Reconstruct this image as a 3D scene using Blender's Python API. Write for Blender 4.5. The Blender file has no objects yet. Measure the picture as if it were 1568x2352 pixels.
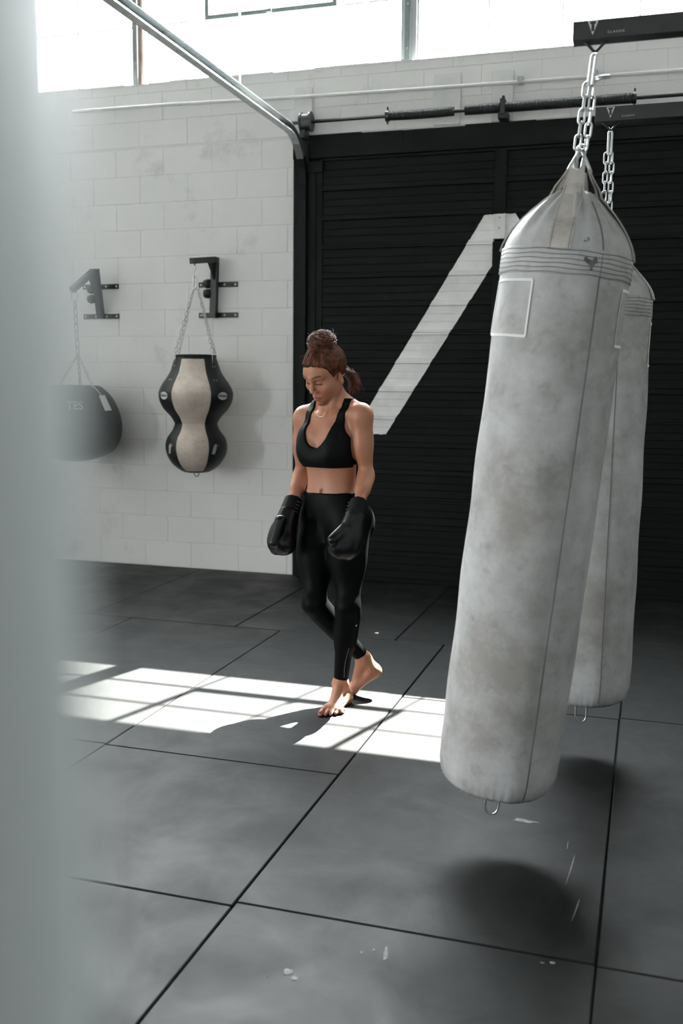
import bpy, bmesh, math, random
import numpy as np
from mathutils import Vector, Matrix
random.seed(7); rng = np.random.default_rng(7)
S = bpy.context.scene
COL = S.collection
PI = math.pi

# ------------------------------------------------------------------ camera
YAW, PITCH, ROLL, FPX, CAMH, WALL_Y = -0.3000487, 0.1262441, 0.0094152, 2269.76, 1.45054, 7.0876
_f = Vector((math.sin(YAW)*math.cos(PITCH), math.cos(YAW)*math.cos(PITCH), -math.sin(PITCH)))
_r = Vector((math.cos(YAW), -math.sin(YAW), 0)); _u = _r.cross(_f)
CR = _r*math.cos(ROLL) + _u*math.sin(ROLL); CU = -_r*math.sin(ROLL) + _u*math.cos(ROLL); CF = _f
cam = bpy.data.cameras.new('camera'); camo = bpy.data.objects.new('camera', cam); COL.objects.link(camo)
M = Matrix((CR, CU, -CF)).transposed().to_4x4(); M.translation = Vector((0, 0, CAMH)); camo.matrix_world = M
cam.sensor_fit = 'VERTICAL'; cam.sensor_height = 36; cam.sensor_width = 24; cam.lens = FPX/2352*36
cam.clip_start = 0.01; cam.clip_end = 300
cam.dof.use_dof = True; cam.dof.focus_distance = 4.3; cam.dof.aperture_fstop = 3.1
S.camera = camo

# ------------------------------------------------------------------ sky, sun, exposure
SKY = 80.0
SUN_AZ, SUN_EL = math.radians(74.3), math.radians(53.56)
w = bpy.data.worlds.new('sky'); S.world = w; w.use_nodes = True
bg = w.node_tree.nodes['Background']; bg.inputs['Color'].default_value = (0.965, 0.985, 1.0, 1); bg.inputs['Strength'].default_value = SKY
sl = bpy.data.lights.new('sun', 'SUN'); sl.energy = 150; sl.angle = math.radians(0.35); sl.color = (1.0, 0.95, 0.88)
so = bpy.data.objects.new('sun', sl); COL.objects.link(so)
sdir = Vector((math.cos(SUN_AZ)*math.cos(SUN_EL), math.sin(SUN_AZ)*math.cos(SUN_EL), math.sin(SUN_EL)))
so.rotation_euler = sdir.to_track_quat('Z', 'Y').to_euler(); so.location = sdir*20
def portal(name, loc, rot, sx, sy):
    l = bpy.data.lights.new(name, 'AREA'); l.shape = 'RECTANGLE'; l.size = sx; l.size_y = sy; l.cycles.is_portal = True
    o = bpy.data.objects.new(name, l); COL.objects.link(o); o.location = loc; o.rotation_euler = rot
portal('clerestory_portal', (-2.8, 7.32, 4.45), (-PI/2, 0, 0), 6.4, 1.5)
portal('open_doorway_portal', (-6.75, -0.9, 1.2), (0, -PI/2, 0), 2.4, 0.8)
vs = S.view_settings; S.display_settings.display_device = 'sRGB'
vs.view_transform = 'Standard'; vs.look = 'None'; vs.gamma = 1; vs.exposure = 0.27; vs.use_curve_mapping = False
S.cycles.use_denoising = True; S.cycles.max_bounces = 10; S.cycles.diffuse_bounces = 6; S.cycles.sample_clamp_indirect = 8
S.cycles.caustics_reflective = False; S.cycles.caustics_refractive = False

# ------------------------------------------------------------------ helpers
def ray(px, py): return CF + CR*((px-784)/FPX) - CU*((py-1176)/FPX)
def at(px, py, Y):
    d = ray(px, py); t = Y/d.y; return Vector((d.x*t, Y, CAMH + d.z*t))
def floor_at(px, py, z=0.0):
    d = ray(px, py); t = (z-CAMH)/d.z; return Vector((d.x*t, d.y*t, z))
def col(c): return (c[0], c[1], c[2], 1)

def mat(name, base, rough=0.6, metal=0.0, spec=0.5, var=None, vscale=4.0, bump=0.0, bscale=60.0, sheen=0.0, sss=0.0, coat=0.0, stops=(0.35, 0.65), vdetail=5):
    m = bpy.data.materials.new(name); m.use_nodes = True; nt = m.node_tree; b = nt.nodes['Principled BSDF']
    b.inputs['Base Color'].default_value = col(base); b.inputs['Roughness'].default_value = rough; b.inputs['Metallic'].default_value = metal
    b.inputs['Specular IOR Level'].default_value = spec
    if sheen: b.inputs['Sheen Weight'].default_value = sheen
    if coat: b.inputs['Coat Weight'].default_value = coat; b.inputs['Coat Roughness'].default_value = 0.15
    if sss:
        b.inputs['Subsurface Weight'].default_value = sss; b.inputs['Subsurface Radius'].default_value = (1.0, 0.35, 0.2); b.inputs['Subsurface Scale'].default_value = 0.012
    tc = nt.nodes.new('ShaderNodeTexCoord')
    if var is not None:
        n = nt.nodes.new('ShaderNodeTexNoise'); n.inputs['Scale'].default_value = vscale; n.inputs['Detail'].default_value = vdetail; n.inputs['Roughness'].default_value = 0.6
        nt.links.new(tc.outputs['Object'], n.inputs['Vector'])
        r = nt.nodes.new('ShaderNodeValToRGB'); r.color_ramp.elements[0].position = stops[0]; r.color_ramp.elements[1].position = stops[1]
        r.color_ramp.elements[0].color = col(base); r.color_ramp.elements[1].color = col(var)
        nt.links.new(n.outputs['Fac'], r.inputs['Fac']); nt.links.new(r.outputs['Color'], b.inputs['Base Color'])
    if bump:
        n2 = nt.nodes.new('ShaderNodeTexNoise'); n2.inputs['Scale'].default_value = bscale; n2.inputs['Detail'].default_value = 4
        nt.links.new(tc.outputs['Object'], n2.inputs['Vector'])
        bp = nt.nodes.new('ShaderNodeBump'); bp.inputs['Strength'].default_value = bump; bp.inputs['Distance'].default_value = 0.01
        nt.links.new(n2.outputs['Fac'], bp.inputs['Height']); nt.links.new(bp.outputs['Normal'], b.inputs['Normal'])
    return m
def nd(nt, t, **kw):
    n = nt.nodes.new(t)
    for k, v in kw.items(): setattr(n, k, v)
    return n

def link(o, parent=None):
    COL.objects.link(o)
    if parent: o.parent = parent
    return o
def obj(name, verts, faces, m, parent=None, smooth=False, auto=None):
    me = bpy.data.meshes.new(name)
    me.from_pydata([tuple(v) for v in verts], [], [tuple(f) for f in faces]); me.update()
    if m is not None:
        for mm in (m if isinstance(m, (list, tuple)) else [m]): me.materials.append(mm)
    if smooth: me.polygons.foreach_set('use_smooth', [True]*len(me.polygons))
    o = bpy.data.objects.new(name, me)
    if auto is not None: me.set_sharp_from_angle(angle=math.radians(auto))
    return link(o, parent)
def tag(o, label, cat=None, group=None, kind=None):
    if label: o['label'] = label
    if cat: o['category'] = cat
    if group: o['group'] = group
    if kind: o['kind'] = kind
    return o
def thing(name, label, cat, loc=(0, 0, 0), group=None, rot=None):
    o = bpy.data.objects.new(name, None); link(o); o.location = loc; o.empty_display_size = 0.1
    if rot is not None: o.rotation_euler = rot
    return tag(o, label, cat, group)

class MB:
    """collects shapes into one mesh"""
    def __init__(s): s.v = []; s.f = []
    def add(s, vs, fs):
        b = len(s.v); s.v += [Vector(v) for v in vs]; s.f += [tuple(i+b for i in f) for f in fs]; return s
    def box(s, a, b, bev=0.0):
        x0, y0, z0 = a; x1, y1, z1 = b
        if bev <= 0:
            vs = [(x, y, z) for x in (x0, x1) for y in (y0, y1) for z in (z0, z1)]
            return s.add(vs, [(0,1,3,2),(4,6,7,5),(0,4,5,1),(2,3,7,6),(0,2,6,4),(1,5,7,3)])
        bm = bmesh.new(); bmesh.ops.create_cube(bm, size=1.0)
        for v in bm.verts: v.co = Vector(((x0+x1)/2+v.co.x*(x1-x0), (y0+y1)/2+v.co.y*(y1-y0), (z0+z1)/2+v.co.z*(z1-z0)))
        bmesh.ops.bevel(bm, geom=bm.edges[:], offset=bev, segments=1, affect='EDGES')
        bm.verts.ensure_lookup_table(); s.add([v.co.copy() for v in bm.verts], [[v.index for v in f.verts] for f in bm.faces]); bm.free(); return s
    def obox(s, c, ax, ay, az, sx, sy, sz):
        vs = [c + ax*(i*sx/2) + ay*(j*sy/2) + az*(k*sz/2) for i in (-1, 1) for j in (-1, 1) for k in (-1, 1)]
        return s.add(vs, [(0,1,3,2),(4,6,7,5),(0,4,5,1),(2,3,7,6),(0,2,6,4),(1,5,7,3)])
    def tube(s, pts, r, n=10, closed=False, caps=True):
        pts = [Vector(p) for p in pts]; N = len(pts); rr = r if isinstance(r, (list, tuple)) else [r]*N
        tang = []
        for i in range(N):
            a = pts[(i-1) % N] if (closed or i > 0) else pts[i]; b = pts[(i+1) % N] if (closed or i < N-1) else pts[i]
            tang.append((b-a).normalized())
        up = Vector((0, 0, 1)) if abs(tang[0].z) < 0.9 else Vector((1, 0, 0))
        nrm = (up - tang[0]*up.dot(tang[0])).normalized(); vs = []
        for i in range(N):
            nrm = (nrm - tang[i]*nrm.dot(tang[i])).normalized(); bi = tang[i].cross(nrm)
            for k in range(n):
                a = 2*PI*k/n; vs.append(pts[i] + (nrm*math.cos(a) + bi*math.sin(a))*rr[i])
        fs = []
        for i in range(N if closed else N-1):
            j = (i+1) % N
            for k in range(n): fs.append((i*n+k, i*n+(k+1) % n, j*n+(k+1) % n, j*n+k))
        if caps and not closed: fs += [tuple(range(n-1, -1, -1)), tuple((N-1)*n+k for k in range(n))]
        return s.add(vs, fs)
    def lathe(s, prof, n=48, a0=0.0, a1=2*PI, axis=None):
        """prof: (r, z) list, optional Matrix axis"""
        full = abs(a1-a0-2*PI) < 1e-6; m = n if full else n+1; vs = []
        for (r, z) in prof:
            for k in range(m):
                a = a0 + (a1-a0)*k/n; vs.append(Vector((r*math.cos(a), r*math.sin(a), z)))
        if axis is not None: vs = [axis @ v for v in vs]
        fs = []
        for i in range(len(prof)-1):
            for k in range(n):
                k2 = (k+1) % m if full else k+1
                fs.append((i*m+k, i*m+k2, (i+1)*m+k2, (i+1)*m+k))
        return s.add(vs, fs)
    def prism(s, poly, ax, ay, az, org, t0, t1):
        """polygon in (ax, ay) plane pushed from t0 to t1 along az"""
        n = len(poly); vs = [org + ax*p[0] + ay*p[1] + az*t for t in (t0, t1) for p in poly]
        return s.add(vs, [tuple(range(n-1, -1, -1)), tuple(range(n, 2*n))] + [(i, (i+1) % n, n+(i+1) % n, n+i) for i in range(n)])
    def ribbon(s, pts, wdirs, width, thick):
        pts = [Vector(p) for p in pts]; vs = []; N = len(pts)
        for i, p in enumerate(pts):
            t = (pts[min(i+1, N-1)] - pts[max(i-1, 0)]).normalized(); wd = Vector(wdirs[i] if isinstance(wdirs, list) else wdirs)
            wd = (wd - t*wd.dot(t)).normalized(); nn = t.cross(wd); W = width[i] if isinstance(width, list) else width
            vs += [p+wd*W/2+nn*thick/2, p-wd*W/2+nn*thick/2, p-wd*W/2-nn*thick/2, p+wd*W/2-nn*thick/2]
        fs = []
        for i in range(N-1):
            for k in range(4): fs.append((i*4+k, i*4+(k+1) % 4, i*4+4+(k+1) % 4, i*4+4+k))
        fs += [(3, 2, 1, 0), tuple((N-1)*4+k for k in range(4))]
        return s.add(vs, fs)
    def build(s, name, m, parent=None, smooth=False, auto=None): return obj(name, s.v, s.f, m, parent, smooth or auto is not None, auto)
def spline(pts, n):
    """Catmull-Rom through a list of tuples"""
    P = np.array(pts, float); P = np.vstack([2*P[0]-P[1], P, 2*P[-1]-P[-2]]); out = []; k = len(pts)-1
    for i in range(n+1):
        t = i/n*k; j = min(int(t), k-1); u = t-j; a, b, c, d = P[j], P[j+1], P[j+2], P[j+3]
        out.append(0.5*((2*b)+(-a+c)*u+(2*a-5*b+4*c-d)*u*u+(-a+3*b-3*c+d)*u**3))
    return out
def text_mesh(s, size, extrude=0.0, bold=0.0, shear=0.0):
    cu = bpy.data.curves.new('lettering', 'FONT'); cu.body = s; cu.size = size; cu.extrude = extrude; cu.offset = bold; cu.shear = shear; cu.align_x = 'CENTER'; cu.align_y = 'CENTER'; cu.resolution_u = 3
    o = bpy.data.objects.new('lettering', cu); COL.objects.link(o)
    me = bpy.data.meshes.new_from_object(o.evaluated_get(bpy.context.evaluated_depsgraph_get()))
    vs = [v.co.copy() for v in me.vertices]; fs = [tuple(p.vertices) for p in me.polygons]
    bpy.data.objects.remove(o); bpy.data.curves.remove(cu); bpy.data.meshes.remove(me); return vs, fs

# ------------------------------------------------------------------ materials
def m_block():
    m = mat('painted_block', (0.80, 0.80, 0.79), rough=0.75, spec=0.25, bump=0.14, bscale=55); nt = m.node_tree; b = nt.nodes['Principled BSDF']
    g = nd(nt, 'ShaderNodeNewGeometry'); n = nd(nt, 'ShaderNodeTexNoise'); n.inputs['Scale'].default_value = 2.3; n.inputs['Detail'].default_value = 8; n.inputs['Roughness'].default_value = 0.65
    nt.links.new(g.outputs['Position'], n.inputs['Vector'])
    r = nd(nt, 'ShaderNodeValToRGB'); e = r.color_ramp.elements; e[0].position = 0.26; e[0].color = (0.62, 0.61, 0.595, 1); e[1].position = 0.40; e[1].color = (0.80, 0.795, 0.78, 1)
    x = e.new(0.75); x.color = (0.83, 0.825, 0.81, 1)
    nt.links.new(n.outputs['Fac'], r.inputs['Fac']); nt.links.new(r.outputs['Color'], b.inputs['Base Color']); return m
M_BLOCK = m_block()
M_MORTAR = mat('painted_mortar', (0.72, 0.715, 0.70), rough=0.85, spec=0.2, bump=0.3, bscale=80)
M_WHITE = mat('white_paint', (0.78, 0.78, 0.77), rough=0.5, var=(0.70, 0.70, 0.69), vscale=9, bump=0.05)
M_BLACKPAINT = mat('black_paint', (0.004, 0.005, 0.005), rough=0.6, spec=0.12, var=(0.008, 0.009, 0.009), vscale=6, bump=0.12, bscale=30)
M_BLACKSTEEL = mat('black_steel', (0.010, 0.012, 0.013), rough=0.42, spec=0.5, var=(0.016, 0.018, 0.018), vscale=20)
M_SPRING = mat('dark_spring_steel', (0.03, 0.033, 0.033), rough=0.45, metal=0.6)
M_GALV = mat('galvanised_track', (0.55, 0.57, 0.57), rough=0.32, metal=0.9, var=(0.40, 0.42, 0.42), vscale=15)
M_CHROME = mat('zinc_chain', (0.62, 0.64, 0.64), rough=0.28, metal=1.0, var=(0.45, 0.47, 0.47), vscale=60)
M_WINFRAME = mat('window_steel', (0.16, 0.20, 0.20), rough=0.6, var=(0.22, 0.26, 0.26), vscale=12)
M_BAR = mat('glare_washed_bar', (0.66, 0.68, 0.67), rough=0.6)  # window glare washing out the thin bars is put into this pale colour
M_RUST = mat('column_steel', (0.13, 0.095, 0.085), rough=0.45, var=(0.2, 0.16, 0.15), vscale=10)
M_CONCRETE = mat('concrete', (0.36, 0.36, 0.35), rough=0.85, var=(0.44, 0.43, 0.42), vscale=3, bump=0.1)
M_CEIL = mat('grey_ceiling', (0.36, 0.365, 0.365), rough=0.8, var=(0.30, 0.305, 0.305), vscale=2)
M_SIDEWALL = mat('side_wall_paint', (0.42, 0.42, 0.41), rough=0.8, var=(0.36, 0.36, 0.35), vscale=2)
M_PLASTER = mat('plain_wall_paint', (0.66, 0.655, 0.64), rough=0.8, var=(0.60, 0.595, 0.58), vscale=2)
M_PRINT = mat('pale_print', (0.62, 0.64, 0.64), rough=0.6)
M_CHALK = mat('chalk', (0.30, 0.30, 0.29), rough=0.9, var=(0.12, 0.12, 0.12), vscale=60)
def m_glass():
    m = bpy.data.materials.new('window_glass'); m.use_nodes = True; nt = m.node_tree; nt.nodes.clear()
    o = nd(nt, 'ShaderNodeOutputMaterial'); mx = nd(nt, 'ShaderNodeMixShader'); t = nd(nt, 'ShaderNodeBsdfTransparent'); g = nd(nt, 'ShaderNodeBsdfGlossy')
    t.inputs['Color'].default_value = (0.93, 0.95, 0.95, 1); g.inputs['Roughness'].default_value = 0.05; mx.inputs[0].default_value = 0.07
    nt.links.new(t.outputs[0], mx.inputs[1]); nt.links.new(g.outputs[0], mx.inputs[2]); nt.links.new(mx.outputs[0], o.inputs[0]); return m
M_GLASS = m_glass()
def m_mat():
    m = bpy.data.materials.new('rubber_mat'); m.use_nodes = True; nt = m.node_tree; b = nt.nodes['Principled BSDF']; L = nt.links.new
    g = nd(nt, 'ShaderNodeNewGeometry'); oi = nd(nt, 'ShaderNodeObjectInfo')
    n1 = nd(nt, 'ShaderNodeTexNoise'); n1.inputs['Scale'].default_value = 3.2; n1.inputs['Detail'].default_value = 7; n1.inputs['Roughness'].default_value = 0.62; n1.inputs['Distortion'].default_value = 0.4
    n2 = nd(nt, 'ShaderNodeTexNoise'); n2.inputs['Scale'].default_value = 260; n2.inputs['Detail'].default_value = 2
    n3 = nd(nt, 'ShaderNodeTexVoronoi'); n3.inputs['Scale'].default_value = 5.5; n3.feature = 'SMOOTH_F1'; n3.inputs['Smoothness'].default_value = 0.6
    L(g.outputs['Position'], n1.inputs['Vector']); L(g.outputs['Position'], n2.inputs['Vector']); L(g.outputs['Position'], n3.inputs['Vector'])
    r = nd(nt, 'ShaderNodeValToRGB'); e = r.color_ramp.elements; e[0].position = 0.32; e[0].color = (0.0065, 0.0074, 0.0076, 1); e[1].position = 0.66; e[1].color = (0.017, 0.018, 0.0178, 1)
    L(n1.outputs['Fac'], r.inputs['Fac'])
    mx = nd(nt, 'ShaderNodeMix', data_type='RGBA', blend_type='MULTIPLY'); mx.inputs['Factor'].default_value = 1.0
    mr = nd(nt, 'ShaderNodeMapRange'); mr.inputs['To Min'].default_value = 0.85; mr.inputs['To Max'].default_value = 1.15; L(oi.outputs['Random'], mr.inputs['Value'])
    L(r.outputs['Color'], mx.inputs['A']); L(mr.outputs[0], mx.inputs['B']); L(mx.outputs['Result'], b.inputs['Base Color'])
    rr = nd(nt, 'ShaderNodeMapRange'); rr.inputs['To Min'].default_value = 0.60; rr.inputs['To Max'].default_value = 0.45; rr.inputs['From Min'].default_value = 0.34; rr.inputs['From Max'].default_value = 0.66; L(n1.outputs['Fac'], rr.inputs['Value']); L(rr.outputs[0], b.inputs['Roughness'])
    b.inputs['Specular IOR Level'].default_value = 0.19
    bp = nd(nt, 'ShaderNodeBump'); bp.inputs['Strength'].default_value = 0.25; bp.inputs['Distance'].default_value = 0.002; L(n2.outputs['Fac'], bp.inputs['Height']); L(bp.outputs['Normal'], b.inputs['Normal']); return m
M_MAT = m_mat()
def m_canvas(name, base, dirt, sc=3.0):
    m = bpy.data.materials.new(name); m.use_nodes = True; nt = m.node_tree; b = nt.nodes['Principled BSDF']; L = nt.links.new
    tc = nd(nt, 'ShaderNodeTexCoord'); n1 = nd(nt, 'ShaderNodeTexNoise'); n1.inputs['Scale'].default_value = sc; n1.inputs['Detail'].default_value = 8; n1.inputs['Roughness'].default_value = 0.68
    n2 = nd(nt, 'ShaderNodeTexNoise'); n2.inputs['Scale'].default_value = sc*7; n2.inputs['Detail'].default_value = 5; n2.inputs['Distortion'].default_value = 0.6
    L(tc.outputs['Object'], n1.inputs['Vector']); L(tc.outputs['Object'], n2.inputs['Vector'])
    r = nd(nt, 'ShaderNodeValToRGB'); e = r.color_ramp.elements; e[0].position = 0.38; e[0].color = col(dirt); e[1].position = 0.60; e[1].color = col(base); L(n1.outputs['Fac'], r.inputs['Fac'])
    r2 = nd(nt, 'ShaderNodeValToRGB'); e = r2.color_ramp.elements; e[0].position = 0.24; e[0].color = (0.78, 0.77, 0.75, 1); e[1].position = 0.44; e[1].color = (1, 1, 1, 1); L(n2.outputs['Fac'], r2.inputs['Fac'])
    mx = nd(nt, 'ShaderNodeMix', data_type='RGBA', blend_type='MULTIPLY'); mx.inputs['Factor'].default_value = 1.0; L(r.outputs['Color'], mx.inputs['A']); L(r2.outputs['Color'], mx.inputs['B']); L(mx.outputs['Result'], b.inputs['Base Color'])
    b.inputs['Roughness'].default_value = 0.62; b.inputs['Specular IOR Level'].default_value = 0.35
    bp = nd(nt, 'ShaderNodeBump'); bp.inputs['Strength'].default_value = 0.10; bp.inputs['Distance'].default_value = 0.005; L(n2.outputs['Fac'], bp.inputs['Height']); L(bp.outputs['Normal'], b.inputs['Normal']); return m
M_CANVAS = m_canvas('worn_white_canvas', (0.46, 0.47, 0.47), (0.27, 0.262, 0.245), 3.0)
M_STRAP = m_canvas('worn_webbing', (0.50, 0.48, 0.45), (0.34, 0.32, 0.29), 8)
M_THREAD = mat('dark_stitching', (0.14, 0.14, 0.135), rough=0.9)
M_TAPE = mat('pale_stitching', (0.78, 0.79, 0.78), rough=0.8)
M_SMUDGE = mat('dark_smudge', (0.07, 0.075, 0.075), rough=0.8, var=(0.2, 0.2, 0.19), vscale=50)

# ------------------------------------------------------------------ room shell
BW, BH, DY = 0.4064, 0.2032, WALL_Y
SILL, HEAD, CEIL_Z = 3.722, 5.12, 5.7
XL, XR, YB = -6.7, 2.9, -4.2
DOOR_L, DOOR_R, DOOR_TOP = -2.584, 2.5, 3.262
WIN = [(-5.92, -3.925), (-3.805, -1.795), (-1.69, 0.32)]
WINY = DY + 0.10
wb = MB()
B0 = DY + 0.0035
wb.box((XL, B0, -0.02), (DOOR_L, DY+0.22, SILL)); wb.box((DOOR_L, B0, DOOR_TOP), (DOOR_R, DY+0.22, SILL)); wb.box((DOOR_R, B0, -0.02), (XR, DY+0.22, SILL))
wb.box((XL, B0, SILL), (WIN[0][0]-0.06, DY+0.22, CEIL_Z)); wb.box((WIN[2][1]+0.06, B0, SILL), (XR, DY+0.22, CEIL_Z)); wb.box((WIN[0][0]-0.06, B0, HEAD), (WIN[2][1]+0.06, DY+0.22, CEIL_Z))
wall = tag(wb.build('wall_back', M_MORTAR), 'white painted concrete block wall behind the woman', kind='structure')
# individual concrete blocks
blockmeshes = {}
def block_mesh(wd, ht):
    k = (round(wd, 3), round(ht, 3))
    if k not in blockmeshes:
        j = 0.0018; c = 0.003; x0, x1, z0, z1 = j, wd-j, j, ht-j
        vs = [(x0, 0.012, z0), (x1, 0.012, z0), (x1, 0.012, z1), (x0, 0.012, z1), (x0, c*.6, z0), (x1, c*.6, z0), (x1, c*.6, z1), (x0, c*.6, z1), (x0+c, 0, z0+c), (x1-c, 0, z0+c), (x1-c, 0, z1-c), (x0+c, 0, z1-c)]
        fs = [(8, 9, 10, 11)] + [(a+4, (a+1) % 4+4, (a+1) % 4+8, a+8) for a in range(4)] + [(a, (a+1) % 4, (a+1) % 4+4, a+4) for a in range(4)]
        me = bpy.data.meshes.new('block'); me.from_pydata(vs, [], fs); me.materials.append(M_BLOCK); blockmeshes[k] = me
    return blockmeshes[k]
def lay(xa, xb, za, zb, off):
    """one course piece between xa and xb; joints at off + k*BW"""
    k = math.floor((xa-off)/BW); x = off + k*BW
    while x < xb-1e-4:
        a, b = max(x, xa), min(x+BW, xb)
        if b-a > 0.03:
            o = link(bpy.data.objects.new('block', block_mesh(b-a, zb-za)), wall); o.location = (a, DY + random.uniform(-0.0006, 0.0008), za)
        x += BW
NC = int(SILL/BH)
for n in range(NC+1):
    za, zb = n*BH, min((n+1)*BH, SILL)
    if zb-za < 0.03: continue
    off = -2.837 if n % 2 == 1 else -2.632
    x_start = -5.27 if n % 2 == 1 else -5.07
    if za < DOOR_TOP-0.05: lay(x_start, DOOR_L-0.002, za, zb, off)
    if zb > DOOR_TOP+0.03:
        lay(DOOR_L if za < DOOR_TOP-0.05 else x_start, 0.9, max(za, DOOR_TOP+0.004), zb, off)
# plain side walls, ceiling
tag(MB().box((XL-0.2, -1.30, 2.4), (XL, -0.50, CEIL_Z)).box((XL-0.2, -0.50, -0.02), (XL, DY+0.2, CEIL_Z)).box((XL-0.2, YB-0.2, -0.02), (XL, -1.30, CEIL_Z)).build('wall_left', M_PLASTER), 'plain side wall with a wide open doorway', kind='structure')
tag(MB().box((XR, YB-0.2, -0.02), (XR+0.2, DY+0.22, CEIL_Z)).build('wall_right', M_SIDEWALL), 'plain grey side wall', kind='structure')
tag(MB().box((XL-0.2, YB-0.2, -0.02), (XR+0.2, YB, CEIL_Z)).build('wall_rear', M_PLASTER), 'plain pale wall behind the camera', kind='structure')
tag(MB().box((XL-0.2, YB-0.2, CEIL_Z), (XR+0.2, DY+0.22, CEIL_Z+0.15)).build('ceiling', M_CEIL), 'flat grey ceiling', kind='structure')
tag(MB().box((-60, -60, -0.2), (60, 60, -0.06)).build('ground', M_CONCRETE), 'concrete yard outside', kind='structure')
# floor: slab and rubber mats
floor = tag(MB().box((XL-0.2, YB-0.2, -0.06), (XR+0.2, DY+0.22, -0.021)).build('floor', mat('floor_slab', (0.006, 0.007, 0.007), rough=0.9)), 'dark floor laid with large black rubber mats', kind='structure')
def floor_mat(x0, x1, y0, y1):
    g = 0.0028; c = 0.003; x0 += g; x1 -= g; y0 += g; y1 -= g; cx, cy = (x0+x1)/2, (y0+y1)/2
    o = MB().box((x0-cx, y0-cy, -0.021), (x1-cx, y1-cy, 0.0), bev=c).build('rubber_mat', M_MAT, floor); o.location = (cx+random.uniform(-.0012, .0012), cy, random.uniform(-.0012, 0.0)); return o
cols = [-6.7, -6.013, -5.022, -4.031, -3.04, -2.05, -1.056, -0.065, 0.926, 1.917, 2.9]
seams = {4: [3.42, 5.405], 5: [0.41, 2.412, 3.41, 5.41], 6: [0.44, 2.436, 4.405, 5.415], 7: [0.43, 2.43, 4.425, 5.42]}
for i in range(len(cols)-1):
    ys = [YB] + [-1.6] + seams.get(i, [0.42, 2.42, 4.42, 5.41] if i % 2 else [1.42, 3.42, 5.41])
    for a, b in zip(ys, ys[1:]): floor_mat(cols[i], cols[i+1], a, b)
xs = [-6.7] + [-1.345 + 1.0*k for k in range(-5, 5) if -6.6 < -1.345+k < 2.8] + [2.9]
for a, b in zip(xs, xs[1:]): floor_mat(a, b, 5.413, DY+0.004)
# chalk marks and scuffs lying on the mats
def splat(px, py, rx, ry, name='chalk_mark', rot=0.0, z=0.0006, m=M_CHALK, n=14):
    c = floor_at(px, py); pts = []
    for k in range(n):
        a = 2*PI*k/n; q = random.uniform(0.55, 1.1); x, y = rx*q*math.cos(a), ry*q*math.sin(a)
        pts.append((x*math.cos(rot)-y*math.sin(rot), x*math.sin(rot)+y*math.cos(rot)))
    return MB().prism(pts, Vector((1, 0, 0)), Vector((0, 1, 0)), Vector((0, 0, 1)), c, -0.0015, z).build(name, m, floor)
splat(885, 2192, 0.006, 0.035, rot=0.2); splat(660, 2233, 0.013, 0.017); splat(676, 2247, 0.008, 0.010, rot=.4); splat(830, 2187, 0.003, 0.004); splat(858, 2182, 0.003, 0.004); splat(612, 2243, 0.003, 0.004)
splat(1205, 1886, 0.05, 0.016, rot=-0.1); splat(1268, 2211, 0.010, 0.005); splat(1245, 2211, 0.006, 0.002)
splat(1312, 1990, 0.0025, 0.12, rot=-0.06); splat(1322, 2090, 0.002, 0.08, rot=-0.1); splat(1303, 1940, 0.0015, 0.04)

sc_ = splat(865, 1454, 0.013, 0.016, name='paper_scrap', z=0.002, m=M_WHITE); sc_.parent = None
tag(sc_, 'small white scrap lying on the dark mats just behind the woman', 'litter')

# ------------------------------------------------------------------ clerestory windows
ROW1, ROWH, COLW = 4.180, 0.400, 0.5
def window(idx, xa, xb, vent=None):
    root = MB()
    t = 0.012
    root.box((xa, WINY-0.03, SILL+0.004), (xa+t, WINY+0.03, HEAD)); root.box((xb-t, WINY-0.03, SILL+0.004), (xb, WINY+0.03, HEAD)); root.box((xa, WINY-0.03, SILL+0.004), (xb, WINY+0.03, SILL+0.03)); root.box((xa, WINY-0.03, HEAD-0.02), (xb, WINY+0.03, HEAD))
    w_ = tag(root.build('window_%d' % idx, M_WINFRAME), 'steel-framed clerestory window, %s' % ['leftmost bay', 'middle bay', 'right bay'][idx-1], kind='structure')
    nx = 4; dx = (xb-xa)/nx; zs = [SILL+0.03, ROW1, ROW1+ROWH, ROW1+2*ROWH, HEAD-0.02]; xs = [xa+dx*k for k in range(nx+1)]
    for k in range(1, nx): MB().box((xs[k]-0.0055, WINY-0.010, SILL+0.03), (xs[k]+0.0055, WINY+0.008, HEAD-0.02)).build('glazing_bar', M_BAR, w_)
    for z in zs[1:-1]: MB().box((xa+t, WINY-0.008, z-0.0055), (xb-t, WINY+0.008, z+0.0055)).build('glazing_bar', M_BAR, w_)
    for i in range(nx):
        for j in range(4):
            if zs[j+1]-zs[j] > 0.05: MB().box((xs[i]+0.007, WINY-0.002, zs[j]+0.007), (xs[i+1]-0.007, WINY+0.002, zs[j+1]-0.007)).build('pane', M_GLASS, w_)
    if vent:
        a, b = xs[1], xs[3]; z0, z1 = ROW1, ROW1+2*ROWH; f = MB(); s_ = 0.016
        for q in ((a-s_, z0-s_, a+s_, z1+s_), (b-s_, z0-s_, b+s_, z1+s_), (a+s_, z0-s_, b-s_, z0+s_), (a+s_, z1-s_, b-s_, z1+s_)): f.box((q[0], WINY-0.045, q[1]), (q[2], WINY-0.012, q[3]))
        v = f.build('vent_frame', M_WINFRAME, w_)
        MB().box(((a+b)/2-0.02, WINY-0.06, z0-0.012), ((a+b)/2+0.02, WINY-0.045, z0+0.012)).tube([((a+b)/2, WINY-0.055, z0+0.01), ((a+b)/2+0.01, WINY-0.07, z0+0.05)], 0.006).build('latch', M_WINFRAME, v)
window(1, *WIN[0]); window(2, *WIN[1], vent=True); window(3, *WIN[2], vent=True)
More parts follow.
